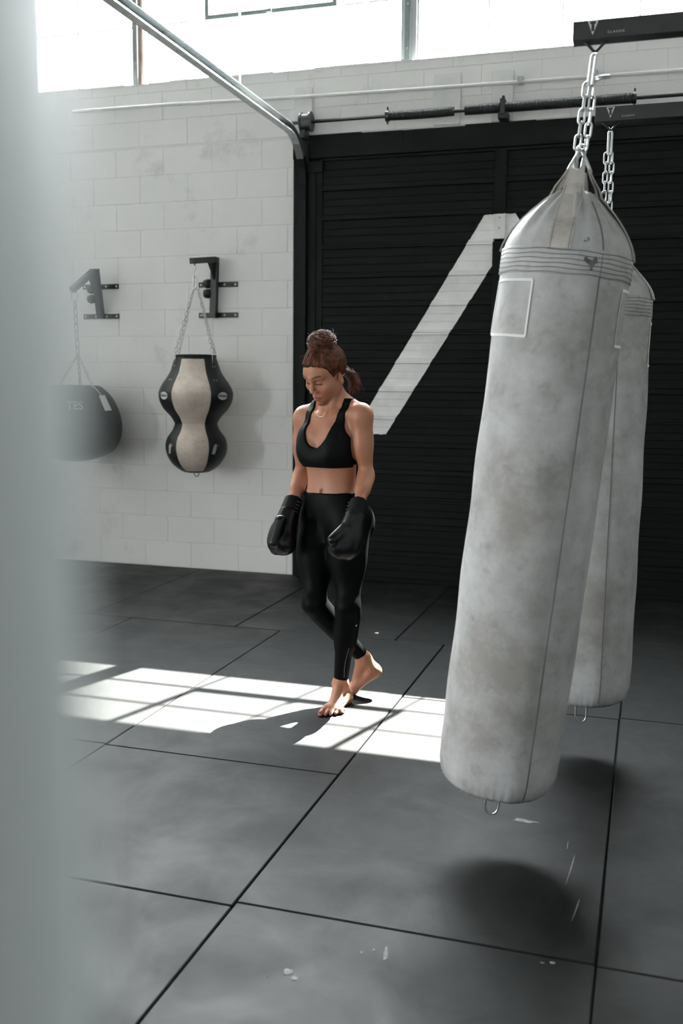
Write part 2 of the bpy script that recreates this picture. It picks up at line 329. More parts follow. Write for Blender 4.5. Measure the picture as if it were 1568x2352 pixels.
# mullion columns between the bays
xa, xb = WIN[0][1], WIN[1][0]
m1 = tag(MB().box((xa, WINY-0.05, SILL+.002), (xa+0.05, WINY+0.05, HEAD)).build('trim_1', M_WINFRAME), 'dark steel post between the first two window bays', kind='structure')
MB().tube([(xb-0.036, WINY-0.06, SILL+.002), (xb-0.036, WINY-0.06, HEAD)], 0.034, n=16).build('round_post', M_RUST, m1, smooth=True)
xa, xb = WIN[1][1], WIN[2][0]
m2 = tag(MB().box((xa, WINY-0.05, SILL+.002), (xb, WINY+0.05, HEAD)).build('trim_2', mat('pale_mullion', (0.45, 0.46, 0.47), rough=0.5)), 'pale steel mullion with a bolted dark centre strip', kind='structure')
MB().box((xa+0.022, WINY-0.062, SILL+.002), (xa+0.062, WINY-0.05, HEAD)).build('cover_strip', M_WINFRAME, m2)
for z in (3.82, 4.12, 4.42, 4.72): MB().lathe([(0.0, 0.006), (0.008, 0.004), (0.009, 0)], 8, axis=Matrix.Translation((xa+0.042, WINY-0.062, z)) @ Matrix.Rotation(PI/2, 4, 'X')).build('bolt', M_GALV, m2)
tag(MB().box((WIN[2][1], WINY-0.05, SILL+.002), (WIN[2][1]+0.06, WINY+0.05, HEAD)).build('trim_3', M_WINFRAME), 'steel post ending the window band', kind='structure')
# sill ledge of rough mortar
sill = MB()
x = -6.0
while x < 0.4:
    L_ = random.uniform(0.12, 0.5); h_ = random.uniform(0.004, 0.016); sill.box((x, DY-0.004, SILL-0.006), (min(x+L_, 0.4), DY+0.03, SILL+h_)); x += L_
tag(sill.build('trim_4', M_WHITE), 'rough white mortar edge along the window sill', kind='structure')

# ------------------------------------------------------------------ wall fittings above the roller door
pl = spline([(-4.4, 0, 3.555), (-3.6, 0, 3.55), (-2.77, 0, 3.532), (-2.0, 0, 3.52), (-0.64, 0, 3.506), (0.5, 0, 3.498), (1.2, 0, 3.49)], 40)
cd = thing('conduit_pipe', 'thin white painted conduit running along the wall under the windows', 'pipe', (-1.6, DY-0.045, 3.53))
off = Vector((1.6, 0, -3.53))
MB().tube([Vector((p[0], 0, p[2]))+off for p in pl], 0.013, n=8).build('pipe', M_WHITE, cd, smooth=True)
for x in (-0.94, -0.45): MB().box((x-0.018, -0.018, -0.03), (x+0.018, 0.044, 0.012)).build('pipe_clip', M_GALV, cd).location = Vector((1.6, 0, 0))
for (x0, x1, z0, z1, lab) in ((-2.575, -2.44, 3.27, 3.60, 'white board fixed to the wall above the door corner, behind the cable drum'), (-1.545, -1.353, 3.27, 3.61, 'widest white board on the wall above the door, behind the short spring'), (-1.138, -0.99, 3.27, 3.60, 'white board on the wall behind the centre spring bracket')):
    o = MB().box((0, -0.016, 0), (x1-x0, 0.0, z1-z0), bev=0.003).build('mounting_board', M_WHITE); o.location = (x0, DY-0.001, z0); tag(o, lab, 'board', 'mounting boards above the door')
# torsion spring assembly
RY, RZ = DY-0.10, 3.335
sh = thing('torsion_spring_shaft', 'black torsion rod with thick springs and cable drum above the black door', 'door hardware', (-2.6, RY, RZ))
def rel(x, y=RY, z=RZ): return Vector((x+2.6, y-RY, z-RZ))
MB().tube([rel(-2.6), rel(2.4)], 0.013, n=10).build('rod', M_SPRING, sh, smooth=True)
def coil(name, x0, x1, r, sag):
    n = 260; pts = []
    turns = int((x1-x0)/0.0105)
    prof = [(r*(1 + 0.0), t) for t in (0, 1)]
    m_ = MB(); N = turns*4; ring = 14; vs = []; fs = []
    for i in range(N+1):
        t = i/N; x = x0+(x1-x0)*t; rr = r*(1+0.06*math.cos(i*PI/2)); zc = RZ + sag*math.sin(t*PI)
        for k in range(ring): a = 2*PI*k/ring; vs.append(rel(x, RY+rr*math.cos(a), zc+rr*math.sin(a)))
    for i in range(N):
        for k in range(ring): fs.append((i*ring+k, i*ring+(k+1) % ring, (i+1)*ring+(k+1) % ring, (i+1)*ring+k))
    m_.add(vs, fs); m_.f += [tuple(range(ring-1, -1, -1)), tuple(N*ring+k for k in range(ring))]
    return m_.build(name, M_SPRING, sh, auto=50)
sx = lambda px, py: at(px, py, RY).x
coil('spring', sx(893, 262), sx(1042, 258), 0.031, -0.004); coil('spring', sx(1068, 256), sx(1150, 250), 0.033, 0.0); coil('spring', sx(1158, 250), sx(1455, 232), 0.033, 0.0)
for px in (890, 1456):
    x = sx(px, 250); MB().lathe([(0, -0.012), (0.038, -0.012), (0.038, 0.012), (0, 0.012)], 12, axis=Matrix.Translation(rel(x)) @ Matrix.Rotation(PI/2, 4, 'Y')).tube([rel(x, RY, RZ+0.03), rel(x, RY, RZ+0.06)], 0.006, 6).tube([rel(x, RY, RZ-0.03), rel(x, RY, RZ-0.055)], 0.006, 6).build('winding_cone', M_BLACKSTEEL, sh, auto=40)
x = sx(1155, 250); MB().box(rel(x-0.016, RY-0.045, RZ-0.05), rel(x+0.016, RY+0.045, RZ+0.05)).box(rel(x-0.03, RY-0.03, RZ-0.075), rel(x+0.035, RY+0.080, RZ-0.035)).box(rel(x-0.008, RY-0.012, RZ+0.05), rel(x+0.008, RY+0.012, RZ+0.075)).build('centre_bracket', M_BLACKSTEEL, sh)
x = sx(703, 272); MB().lathe([(0, -0.042), (0.066, -0.042), (0.066, -0.03), (0.058, -0.026), (0.058, 0.026), (0.070, 0.03), (0.070, 0.042), (0, 0.042)], 24, axis=Matrix.Translation(rel(x)) @ Matrix.Rotation(PI/2, 4, 'Y')).build('cable_drum', M_BLACKSTEEL, sh, auto=40)
MB().box(rel(x-0.045, RY-0.02, RZ-0.11), rel(x-0.005, RY+0.080, RZ+0.01)).build('end_bracket', M_BLACKSTEEL, sh)

# ------------------------------------------------------------------ the black sectional door
dr = MB().box((DOOR_L+.002, DY+0.012, -0.03), (DOOR_R, DY+0.05, DOOR_TOP-.002))
door = tag(dr.build('door_1', M_BLACKPAINT), 'tall black sectional overhead door with one white painted diagonal stripe', kind='structure')
def m_door():
    m = mat('black_door_paint', (0.007, 0.009, 0.009), rough=0.6, spec=0.12, bump=0.06, bscale=18); nt = m.node_tree; b = nt.nodes['Principled BSDF']; L = nt.links.new
    g = nd(nt, 'ShaderNodeNewGeometry'); sp = nd(nt, 'ShaderNodeSeparateXYZ'); L(g.outputs['Position'], sp.inputs[0])
    nz = nd(nt, 'ShaderNodeTexNoise'); nz.inputs['Scale'].default_value = 30; L(g.outputs['Position'], nz.inputs['Vector'])
    def mth(op, a, bb=None):
        n = nd(nt, 'ShaderNodeMath', operation=op)
        for i, q in enumerate((a, bb)):
            if q is None: continue
            if isinstance(q, (int, float)): n.inputs[i].default_value = q
            else: L(q, n.inputs[i])
        return n.outputs[0]
    wob = mth('MULTIPLY', mth('SUBTRACT', nz.outputs['Fac'], 0.5), 0.016)
    z = mth('ADD', sp.outputs['Z'], wob); CX = -1.055
    ax = mth('ABSOLUTE', mth('ADD', mth('SUBTRACT', sp.outputs['X'], CX), wob))     # distance from the centre stile
    pa, pb = at(1112, 493, DY-.04), at(846, 935, DY-.04); qa, qb = at(1080, 688, DY-.04), at(886, 996, DY-.04)
    ko = ((CX-pb.x)-(CX-pa.x))/(pa.z-pb.z); ki = ((CX-qb.x)-(CX-qa.x))/(qa.z-qb.z)
    outer = mth('ADD', mth('MULTIPLY', mth('SUBTRACT', pa.z, z), ko), CX-pa.x)
    inner = mth('ADD', mth('MULTIPLY', mth('SUBTRACT', qa.z, z), ki), CX-qa.x)
    top = mth('LESS_THAN', z, at(1150, 491, DY-.04).z); bot = mth('GREATER_THAN', mth('SUBTRACT', z, mth('MULTIPLY', mth('GREATER_THAN', sp.outputs['X'], CX), 0.16)), at(880, 998, DY-.04).z)
    m1 = mth('LESS_THAN', ax, outer); m2 = mth('GREATER_THAN', ax, inner)
    stile = mth('GREATER_THAN', mth('ADD', mth('GREATER_THAN', ax, 0.045), mth('GREATER_THAN', z, at(1150, 555, DY-.04).z)), 0.5)
    mask = mth('MULTIPLY', mth('MULTIPLY', mth('MULTIPLY', top, bot), mth('MULTIPLY', m1, m2)), stile)
    mx = nd(nt, 'ShaderNodeMix', data_type='RGBA'); L(mask, mx.inputs['Factor']); mx.inputs['A'].default_value = (0.0034, 0.0046, 0.0047, 1)
    r = nd(nt, 'ShaderNodeValToRGB'); n2 = nd(nt, 'ShaderNodeTexNoise'); n2.inputs['Scale'].default_value = 7; n2.inputs['Detail'].default_value = 6; L(g.outputs['Position'], n2.inputs['Vector']); L(n2.outputs['Fac'], r.inputs['Fac'])
    r.color_ramp.elements[0].position = 0.3; r.color_ramp.elements[0].color = (0.72, 0.72, 0.71, 1); r.color_ramp.elements[1].position = 0.6; r.color_ramp.elements[1].color = (0.85, 0.85, 0.84, 1)
    L(r.outputs['Color'], mx.inputs['B']); L(mx.outputs['Result'], b.inputs['Base Color']); return m
M_DOOR = m_door()
PX0, PX1, SX0, SX1 = -2.345, DOOR_R-0.05, -1.097, -1.013
FY = DY-0.030                                                # recessed face of the door leaf
joints = [3.085, 2.461, 1.842, 1.234, 0.63, 0.02]             # section joints
def section(z0, z1, xa, xb):
    p = (z1-z0)/3; prof = []                                # (z, y) going up
    j = 0.016
    prof += [(z0+0.001, FY-0.016), (z0+j, FY-0.016), (z0+j+0.003, FY)]
    for r_ in range(3):
        b = z0 + p*r_; hi = z0+p*(r_+1)
        lo = b + (j+0.006 if r_ == 0 else 0.026)
        span = hi - 0.026 - lo
        for q in (1/3, 2/3):
            zz = lo + span*q; prof += [(zz-0.004, FY), (zz-0.0015, FY+0.0035), (zz+0.0015, FY+0.0035), (zz+0.004, FY)]
        if r_ < 2: prof += [(hi-0.022, FY), (hi-0.016, FY-0.014), (hi+0.016, FY-0.014), (hi+0.022, FY)]
    prof += [(z1-j-0.003, FY), (z1-j, FY-0.016), (z1-0.001, FY-0.016)]
    vs = [(x, y, z) for x in (xa, xb) for (z, y) in prof] + [(x, DY+0.01, z) for x in (xa, xb) for z in (prof[0][0], prof[-1][0])]
    n = len(prof); fs = [(i, i+1, n+i+1, n+i) for i in range(n-1)]
    fs += [tuple(list(range(n-1, -1, -1)) + [2*n, 2*n+1]), tuple(list(range(n, 2*n)) + [2*n+3, 2*n+2]), (0, n, 2*n+2, 2*n), (n-1, 2*n+1, 2*n+3, 2*n-1)]
    return obj('door_panel', vs, fs, M_DOOR, door)
for hi, lo in zip(joints, joints[1:]):
    section(lo, hi, PX0, SX0+0.002); section(lo, hi, SX1-0.002, PX1)
    MB().box((SX0, FY-0.020, lo+0.018), (SX1, FY+0.01, hi-0.004), bev=0.002).build('door_stile', M_DOOR, door)
for z in (2.62, 2.55, 2.02, 1.6): MB().lathe([(0, 0.004), (0.007, 0.003), (0.008, 0)], 8, axis=Matrix.Translation((-1.055, FY-0.0205, z)) @ Matrix.Rotation(PI/2, 4, 'X')).build('bolt', M_GALV, door)
hd = MB()
x = DOOR_L
while x < DOOR_R:                                          # ragged black header boards
    L_ = random.uniform(0.25, 0.6); z1 = DOOR_TOP + random.uniform(-0.012, 0.006); hd.box((x, DY-0.012-random.uniform(0, .012), 3.17+random.uniform(-.01, .01)), (min(x+L_, DOOR_R), DY+0.012, z1)); x += L_
hd.box((DOOR_L, DY-0.02, 3.10), (DOOR_R, DY+0.01, 3.175)).build('door_header', M_BLACKPAINT, door)
MB().box((DOOR_L+.001, DY-0.006, 0), (-2.52, DY+0.011, DOOR_TOP)).box((-2.52, DY-0.03, 0.0), (-2.46, DY+0.011, 3.2)).build('door_jamb', M_BLACKPAINT, door)
MB().box((-2.455, DY-0.045, 0.0), (-2.40, DY+0.01, 3.05)).box((-2.40, DY-0.035, 0.0), (-2.35, DY+0.01, 3.02)).box((-2.46, DY-0.06, 2.99), (-2.345, DY-0.0, 3.07)).build('side_angle', M_BLACKPAINT, door)
# overhead track: C channel sweeping from the jamb up and back over the room
TX, TZ, TR = -2.49, 3.235, 0.33
path = [Vector((TX, DY-0.055, z)) for z in (0.05, 1.0, 2.0, TZ-TR)]
for k in range(1, 9):
    a = k/8*PI/2; path.append(Vector((TX, DY-0.055-TR*(1-math.cos(a)), TZ-TR+TR*math.sin(a))))
for y in (6.2, 5.6, 5.0, 4.4, 3.9): path.append(Vector((TX, y, TZ+0.012*(6.7-y)/2.8)))
prof = [(0.022, 0.03), (0.022, 0.034), (-0.026, 0.034), (-0.026, -0.026), (0.026, -0.026), (0.026, -0.016), (0.022, -0.016), (0.022, -0.022), (-0.022, -0.022), (-0.022, 0.03)]
vs = []; fs = []; n = len(prof)
for i, p in enumerate(path):
    t = (path[min(i+1, len(path)-1)]-path[max(i-1, 0)]).normalized(); nrm = Vector((1, 0, 0)).cross(t).normalized()
    if i < 4: nrm = Vector((1, 0, 0)).cross(Vector((0, 0, 1)))
    for (a, b) in prof: vs.append(p + Vector((1, 0, 0))*a - nrm*b)
for i in range(len(path)-1):
    for k in range(n): fs.append((i*n+k, i*n+(k+1) % n, (i+1)*n+(k+1) % n, (i+1)*n+k))
fs += [tuple(range(n)), tuple((len(path)-1)*n+k for k in range(n-1, -1, -1))]
k0 = 5*n
tr = thing('overhead_door_track', 'galvanised door track curving from the black jamb up across the windows', 'door track', (TX, DY-0.055, 0.0))
def sub(fl):
    ids = sorted({i for f in fl for i in f}); mp = {i: k for k, i in enumerate(ids)}; return [vs[i]-tr.location for i in ids], [tuple(mp[i] for i in f) for f in fl]
obj('upright_channel', *sub([f for f in fs if max(f) < 7*n]), M_BLACKPAINT, tr); obj('horizontal_channel', *sub([f for f in fs if max(f) >= 7*n]), M_GALV, tr)
for y in (5.9, 4.9): MB().box((-0.02, y-(DY-.055)-0.015, TZ+0.03), (-0.016, y-(DY-.055)+0.015, CEIL_Z-0.001)).build('hanger', M_GALV, tr)

# ------------------------------------------------------------------ chains, hooks
def stadium(l, wd, n=8):
    """closed loop in the XZ plane, long axis Z, outer length l"""
    r = wd/2; h = l/2-r; pts = []
    for k in range(n+1): a = PI*k/n; pts.append((r*math.cos(a), 0, h+r*math.sin(a)))
    for k in range(n+1): a = PI+PI*k/n; pts.append((r*math.cos(a), 0, -h+r*math.sin(a)))
    return [Vector(p) for p in pts]
def frame_between(p, q, roll=0.0):
    d = (q-p).normalized(); x = Vector((1, 0, 0)); x = (x-d*x.dot(d)).normalized(); y = d.cross(x)
    m = Matrix((x*math.cos(roll)+y*math.sin(roll), -x*math.sin(roll)+y*math.cos(roll), d)).transposed().to_4x4(); m.translation = (p+q)/2; return m
linkmeshes = {}
def chain_links(p, q, l, wd, wr, parent, roll=0.3):
    """single links as parts"""
    p, q = Vector(p), Vector(q); L_ = (q-p).length; n = max(1, round(L_/(l-2.2*wr))); st = L_/n
    k_ = (round(l, 4), round(wd, 4))
    if k_ not in linkmeshes:
        t = MB().tube(stadium(l, wd-2*wr, 6), wr, n=7, closed=True); me = bpy.data.meshes.new('chain_link'); me.from_pydata([tuple(v) for v in t.v], [], t.f); me.materials.append(M_CHROME); me.polygons.foreach_set('use_smooth', [True]*len(me.polygons)); linkmeshes[k_] = me
    d = (q-p)/n
    for i in range(n):
        o = link(bpy.data.objects.new('chain_link', linkmeshes[k_]), parent); o.matrix_local = frame_between(p+d*i, p+d*(i+1), roll+(PI/2 if i % 2 else 0)+random.uniform(-.15, .15))
def chain_mesh(mb, p, q, l, wd, wr, roll=0.3):
    p, q = Vector(p), Vector(q); L_ = (q-p).length; n = max(1, round(L_/(l-2.2*wr))); d = (q-p)/n; lp = stadium(l, wd-2*wr, 4)
    for i in range(n):
        m = frame_between(p+d*i, p+d*(i+1), roll+(PI/2 if i % 2 else 0)); mb.tube([m @ v for v in lp], wr, n=5, closed=True)
    return mb
def ringlink(p, q, wd, wr, roll=0.0, n=10):
    m = frame_between(Vector(p), Vector(q), roll); return MB().tube([m @ v for v in stadium((Vector(q)-Vector(p)).length, wd, n)], wr, n=8, closed=True)

# ------------------------------------------------------------------ overhead bag beams
def beam(x0, yc, z0, label):
    b = thing('bag_beam', label, 'beam', (x0, yc, z0), 'black bag beams')
    MB().box((0, -0.026, 0), (XR-x0-0.001, 0.026, 0.052), bev=0.0015).build('tube', M_BLACKSTEEL, b)
    X, Z, N_ = Vector((1, 0, 0)), Vector((0, 0, 1)), Vector((0, -1, 0)); o = Vector((0.055, -0.0261, 0.011))
    s_ = 0.030
    MB().prism([(0, 0), (s_/2, s_*1.28), (-s_/2, s_*1.28)], X, Z, N_, o, 0, 0.0005).build('triangle_emblem', M_PRINT, b)
    MB().prism([(-0.004, 0.010), (0.004, 0.010), (0.004, 0.029), (0.008, 0.029), (0.008, 0.036), (-0.008, 0.036), (-0.008, 0.029), (-0.004, 0.029)], X, Z, N_, o, 0.0005, 0.001).build('letter_in_emblem', M_BLACKSTEEL, b)
    vs_, fs_ = text_mesh('C L A S S I C', 0.0085); R_ = Matrix.Translation((0.118, -0.0266, 0.015)) @ Matrix.Rotation(PI/2, 4, 'X')
    obj('printed_word', [R_ @ v for v in vs_], fs_, M_PRINT, b)
    return b
b1 = beam(-0.256, 3.0, 2.418, 'black square beam at the top right holding the near leaning bag')
HX1, HX2 = -0.194, -0.187
b2 = beam(at(1366, 262, 3.9).x, 3.93, 2.428, 'black square beam behind the chain, holding the far bag')
def eye(parent, x, z=0.0, drop=0.024):
    MB().tube([(x-0.031, 0, z+0.002), (x-0.022, 0, z-0.004), (x-0.004, 0, z-drop), (x+0.004, 0, z-drop), (x+0.024, 0, z-0.004), (x+0.033, 0, z+0.002)], 0.0042, n=8).build('hook_eye', M_BLACKSTEEL, parent, smooth=True)
eye(b1, HX1+0.256); eye(b2, HX2-b2.location.x)

# ------------------------------------------------------------------ heavy bags
def noise3(x, y, z): return math.sin(x*1.7+y*2.3)*math.sin(y*1.9-z*1.3+0.7)*math.sin(z*2.1+x*0.9+1.9)
class Bag:
    """heavy bag in local space: origin at the bottom centre, z up the axis"""
    def __init__(s, R, H, dome, ztop, seed, dent=0.003):
        s.R, s.H, s.dome, s.seed, s.dent = R, H, dome, seed, dent; s.phi = 0.0
        s.pts = [(0.0, 0.0), (R*0.55, 0.002), (R*0.80, 0.012), (R*0.93, 0.034), (R*0.985, 0.07), (R, 0.13)]
        for k in range(1, 40): s.pts.append((R*(1-0.004*math.sin(k*0.7+seed)), 0.13+(H-0.13)*k/39))
        for t in (0.12, 0.25, 0.4, 0.55, 0.7, 0.82, 0.92, 1.0): s.pts.append((R*(1-0.73*t**1.6)*(1 if t < 1 else 0.9), H+dome*t))
        s.pts.append((0.0, H+dome*1.0))
    def rad(s, z):
        p = s.pts
        for (r0, z0), (r1, z1) in zip(p[1:], p[2:-1]):
            if z0 <= z <= z1 and z1 > z0: return r0+(r1-r0)*(z-z0)/(z1-z0)
        return p[-2][0] if z > s.H else p[1][0]
    def deform(s, r, a, z):
        if r <= 0: return r
        d = s.dent*noise3(math.cos(a)*3+s.seed, math.sin(a)*3, z*5)*1.2
        if z < 0.10: d += 0.0035*math.sin(a*46+s.seed)*(1-z/0.10)*(r/s.R)
        if z > s.H: 
            t = (z-s.H)/s.dome; d += 0.011*t*math.sin(a*9+s.seed)*math.sin(a*4+2) + 0.005*t*math.sin(a*21)
        return r+d
    def P(s, th, z, off=0.0):
        a = s.phi+th; r = s.deform(s.rad(z), a, z)+off; return Vector((r*math.cos(a), r*math.sin(a), z))
    def body(s, m, parent, n=120):
        vs = []; fs = []
        for (r, z) in s.pts:
            for k in range(n): a = 2*PI*k/n; rr = s.deform(r, a, z); vs.append((rr*math.cos(a), rr*math.sin(a), z))
        for i in range(len(s.pts)-1):
            for k in range(n): fs.append((i*n+k, i*n+(k+1) % n, (i+1)*n+(k+1) % n, (i+1)*n+k))
        bm = MB().add(vs, fs); o = bm.build('canvas_body', m, parent, smooth=True); return o
    def patch(s, name, poly, th, z, m, parent, off=0.0012, sub=1):
        """flat outline (x, y) in metres wrapped on the side"""
        vs = [s.P(th + x/s.rad(z), z+y, off) for x, y in poly]; vs2 = [s.P(th + x/s.rad(z), z+y, -0.001) for x, y in poly]; n = len(poly)
        return obj(name, vs+vs2, [tuple(range(n))]+[(i, n+i, n+(i+1) % n, (i+1) % n) for i in range(n)], m, parent)
    def line(s, name, pts, r, m, parent, off=0.0005, n=5): return MB().tube([s.P(a, z, off) for a, z in pts], r, n=n).build(name, m, parent, smooth=True)

def heavy_bag(label, hook, bottom, R, body_len, dome, group, seed, seam_th, patch_th, near):
    hook, bottom = Vector(hook), Vector(bottom); ax = (hook-bottom).normalized()
    x = Vector((1, 0, 0)); x = (x-ax*x.dot(ax)).normalized(); y = ax.cross(x); RM = Matrix((x, y, ax)).transposed()
    t = thing('heavy_bag', label, 'punching bag', bottom, group); t.rotation_euler = RM.to_euler(); TOP = (hook-bottom).length
    B = Bag(R, body_len, dome, TOP, seed); B.phi = math.atan2(-bottom.y, -bottom.x)   # th = 0 faces the camera, + to the right
    B.body(M_CANVAS, t); H = body_len
    # sewn band of rings under the dome
    nb = 6; band = 0.062
    for k in range(nb): 
        z = H-0.004-band*k/(nb-1); MB().tube([((R+0.0026)*math.cos(2*PI*q/72), (R+0.0026)*math.sin(2*PI*q/72), z+0.0012*math.sin(q*0.9+k)) for q in range(72)], 0.0011, n=4, closed=True).build('stitch_ring', M_THREAD, t, smooth=True)
    MB().lathe([(R*1.001, H-band-0.008), (R+0.0022, H-band-0.006), (R+0.0022, H+0.002), (R*1.0, H+0.004)], 96).build('sewn_band', M_CANVAS, t, smooth=True)
    # long dark seam down the side
    zs_ = [0.035+(H+dome*0.8-0.035)*q/70 for q in range(71)]
    B.line('side_seam', [(seam_th, z) for z in zs_], 0.0022, M_THREAD, t, off=0.0002); B.line('side_seam', [(seam_th-2.3, z) for z in zs_], 0.0022, M_THREAD, t, off=0.0002)
    # sewn square label outlines
    for pth in patch_th:
        zz1, zz0 = H-band-0.028, H-band-0.028-0.155; ha = 0.088/R; bw = 0.0075; fr = []
        def arc(a0, a1, z, n=14): return [(a0+(a1-a0)*q/n, z) for q in range(n+1)]
        for nm, pts in (('top', arc(pth-ha, pth+ha, zz1)), ('bottom', arc(pth-ha, pth+ha, zz0)), ('l', [(pth-ha, zz0+(zz1-zz0)*q/6) for q in range(7)]), ('r', [(pth+ha, zz0+(zz1-zz0)*q/6) for q in range(7)])):
            P_ = [B.P(a, z, 0.0014) for a, z in pts]; wd = Vector((0, 0, 1)) if nm in ('top', 'bottom') else (B.P(pth+.02, zz0)-B.P(pth-.02, zz0)); MB().ribbon(P_, wd, bw, 0.0016).build('label_border', M_TAPE, t)
    # webbing straps up over the dome to the rings
    ztop = TOP-0.235 if near else TOP-0.20
    zl = H+dome+0.062; 
    for k in range(4):
        a = -0.17+PI/2*k; pts = []; wds = []
        for z in [H-0.002+dome*0.92*q/8 for q in range(9)]: pts.append(B.P(a, z, 0.004))
        e = pts[-1]; lo = Vector((e.x*0.42, e.y*0.42, zl)); pts += [e.lerp(lo, 0.35)+Vector((e.x, e.y, 0))*0.05, e.lerp(lo, 0.7), lo]
        tang = Vector((-math.sin(B.phi+a), math.cos(B.phi+a), 0)); W = [0.062]*9+[0.056, 0.048, 0.038]
        st = MB().ribbon(pts, tang, W, 0.004)
        inner = [p+Vector((-p.x, -p.y, 0))*0.16 for p in pts[8:]]; st.ribbon(inner[::-1], tang, [0.034, 0.038, 0.042, 0.044][:len(inner)], 0.004)
        o = st.build('strap', M_STRAP, t)
        for sgn in (-1, 1): MB().tube([p+tang*sgn*(w_/2-0.006)+Vector((p.x, p.y, 0)).normalized()*0.0022 for p, w_ in zip(pts[:10], W)], 0.0009, n=4).build('strap_stitch', M_THREAD, o)
        c = Vector((0, 0, zl+0.058)); top = c.lerp(lo, 0.02); m_ = ringlink(lo+(lo-top).normalized()*0.004, top, 0.021, 0.0038, roll=a)
        m_.build('strap_ring', M_CHROME, t, smooth=True)
    zc = zl+0.058
    MB().tube([Vector((0.013*math.cos(q*PI/8), 0.004, zc+0.013*math.sin(q*PI/8))) for q in range(16)], 0.0035, n=8, closed=True).build('gather_ring', M_CHROME, t, smooth=True)
    # carabiner at the top and the doubled chain
    car = TOP-0.012; MB().tube([v+Vector((0, 0, car-0.042)) for v in stadium(0.084, 0.012)], 0.0045, n=8, closed=True).build('carabiner', M_CHROME, t, smooth=True)
    zt = car-0.078
    chain_links((-0.010, 0, zt), (-0.013, -0.004, zc), 0.042, 0.023, 0.0032, t, roll=0.1); chain_links((0.010, 0, zt), (0.011, 0.006, zc), 0.042, 0.023, 0.0032, t, roll=1.2)
    if near: MB().tube([Vector((0.008, 0, zt+0.006)), Vector((0.028, -0.004, zt+0.013)), Vector((0.052, -0.006, zt+0.016)), Vector((0.050, -0.006, zt+0.021)), Vector((0.028, -0.004, zt+0.019)), Vector((0.008, 0, zt+0.014))], 0.003, n=7, closed=True).build('loose_link', M_CHROME, t, smooth=True)
    # D ring and pleated hem underneath
    MB().tube([(-0.021, 0, 0.012), (-0.021, 0, -0.03), (-0.021, 0, -0.062)]+[Vector((0.021*math.cos(PI+PI*q/12), 0, -0.066+0.030*math.sin(PI+PI*q/12))) for q in range(13)]+[(0.021, 0, -0.062), (0.021, 0, -0.03), (0.021, 0, 0.012)], 0.0035, n=8).build('bottom_ring', M_CHROME, t, smooth=True)
    B.line('hem_stitch', [(2*PI*q/90, 0.018) for q in range(91)], 0.0011, M_THREAD, t, off=0.0005, n=4)
    if near:
        for (u, v, s1, s2) in ((0.052, H-0.030, .010, .008), (0.060, H-0.036, .009, .011), (0.070, H-0.026, .007, .013), (0.043, H-0.024, .006, .010), (0.046, H+0.030, .004, .006), (0.062, H-0.048, .005, .008), (0.036, H+0.024, .004, .003)):
            pl_ = [(s1*random.uniform(.5, 1.1)*math.cos(2*PI*q/11), s2*random.uniform(.5, 1.1)*math.sin(2*PI*q/11)) for q in range(11)]
            B.patch('ink_smudge', pl_, u/R, v, M_SMUDGE, t, off=0.003)
    return t, B
bag1, BG1 = heavy_bag('long white canvas heavy bag in front, leaning left on its chain', (HX1, 3.0, 2.397), (-0.414, 3.0, 0.205), 0.186, 1.635, 0.178, 'white heavy bags', 1.3, 0.49, (-0.98, 1.52), True)
bag2, BG2 = heavy_bag('white canvas heavy bag hanging straight behind the leaning bag', (HX2, 3.93, 2.409), (-0.207, 3.93, 0.225), 0.183, 1.56, 0.17, 'white heavy bags', 4.1, 0.36, (1.75, -1.2), False)
# blurred bag right beside the lens
az = math.radians(-17.19) + math.atan((190-784)/FPX); dirv = Vector((math.sin(az), math.cos(az), 0)); lft = Vector((-dirv.y, dirv.x, 0)); R0 = 0.17
c0 = dirv*0.15 + lft*(R0+0.0)
fg = thing('foreground_bag', 'pale grey bag out of focus along the left edge, close to the camera', 'punching bag', (c0.x, c0.y, 0.25))
MB().lathe([(0.0, 0.0), (R0*0.6, 0.004), (R0*0.9, 0.03), (R0, 0.12), (R0, 0.7), (R0, 1.2), (R0, 1.75), (R0*0.95, 1.80), (R0*0.5, 1.92), (R0*0.2, 1.96), (0, 1.97)], 64).build('canvas_body', mat('pale_canvas', (0.43, 0.465, 0.465), rough=0.7, var=(0.39, 0.425, 0.425), vscale=5), fg, smooth=True)
for k in range(4):
    a = PI/2*k+0.4; MB().ribbon([(R0*math.cos(a), R0*math.sin(a), 1.75), (R0*0.55*math.cos(a), R0*0.55*math.sin(a), 1.93), (0.01*math.cos(a), 0.01*math.sin(a), 2.2)], Vector((-math.sin(a), math.cos(a), 0)), 0.045, 0.004).build('strap', M_STRAP, fg)
cm = MB(); chain_mesh(cm, (0, 0, 2.2), (0, 0, CEIL_Z-0.25-0.002), 0.05, 0.028, 0.004); tag(cm.build('chain', M_CHROME, fg, smooth=True), None, kind='stuff')

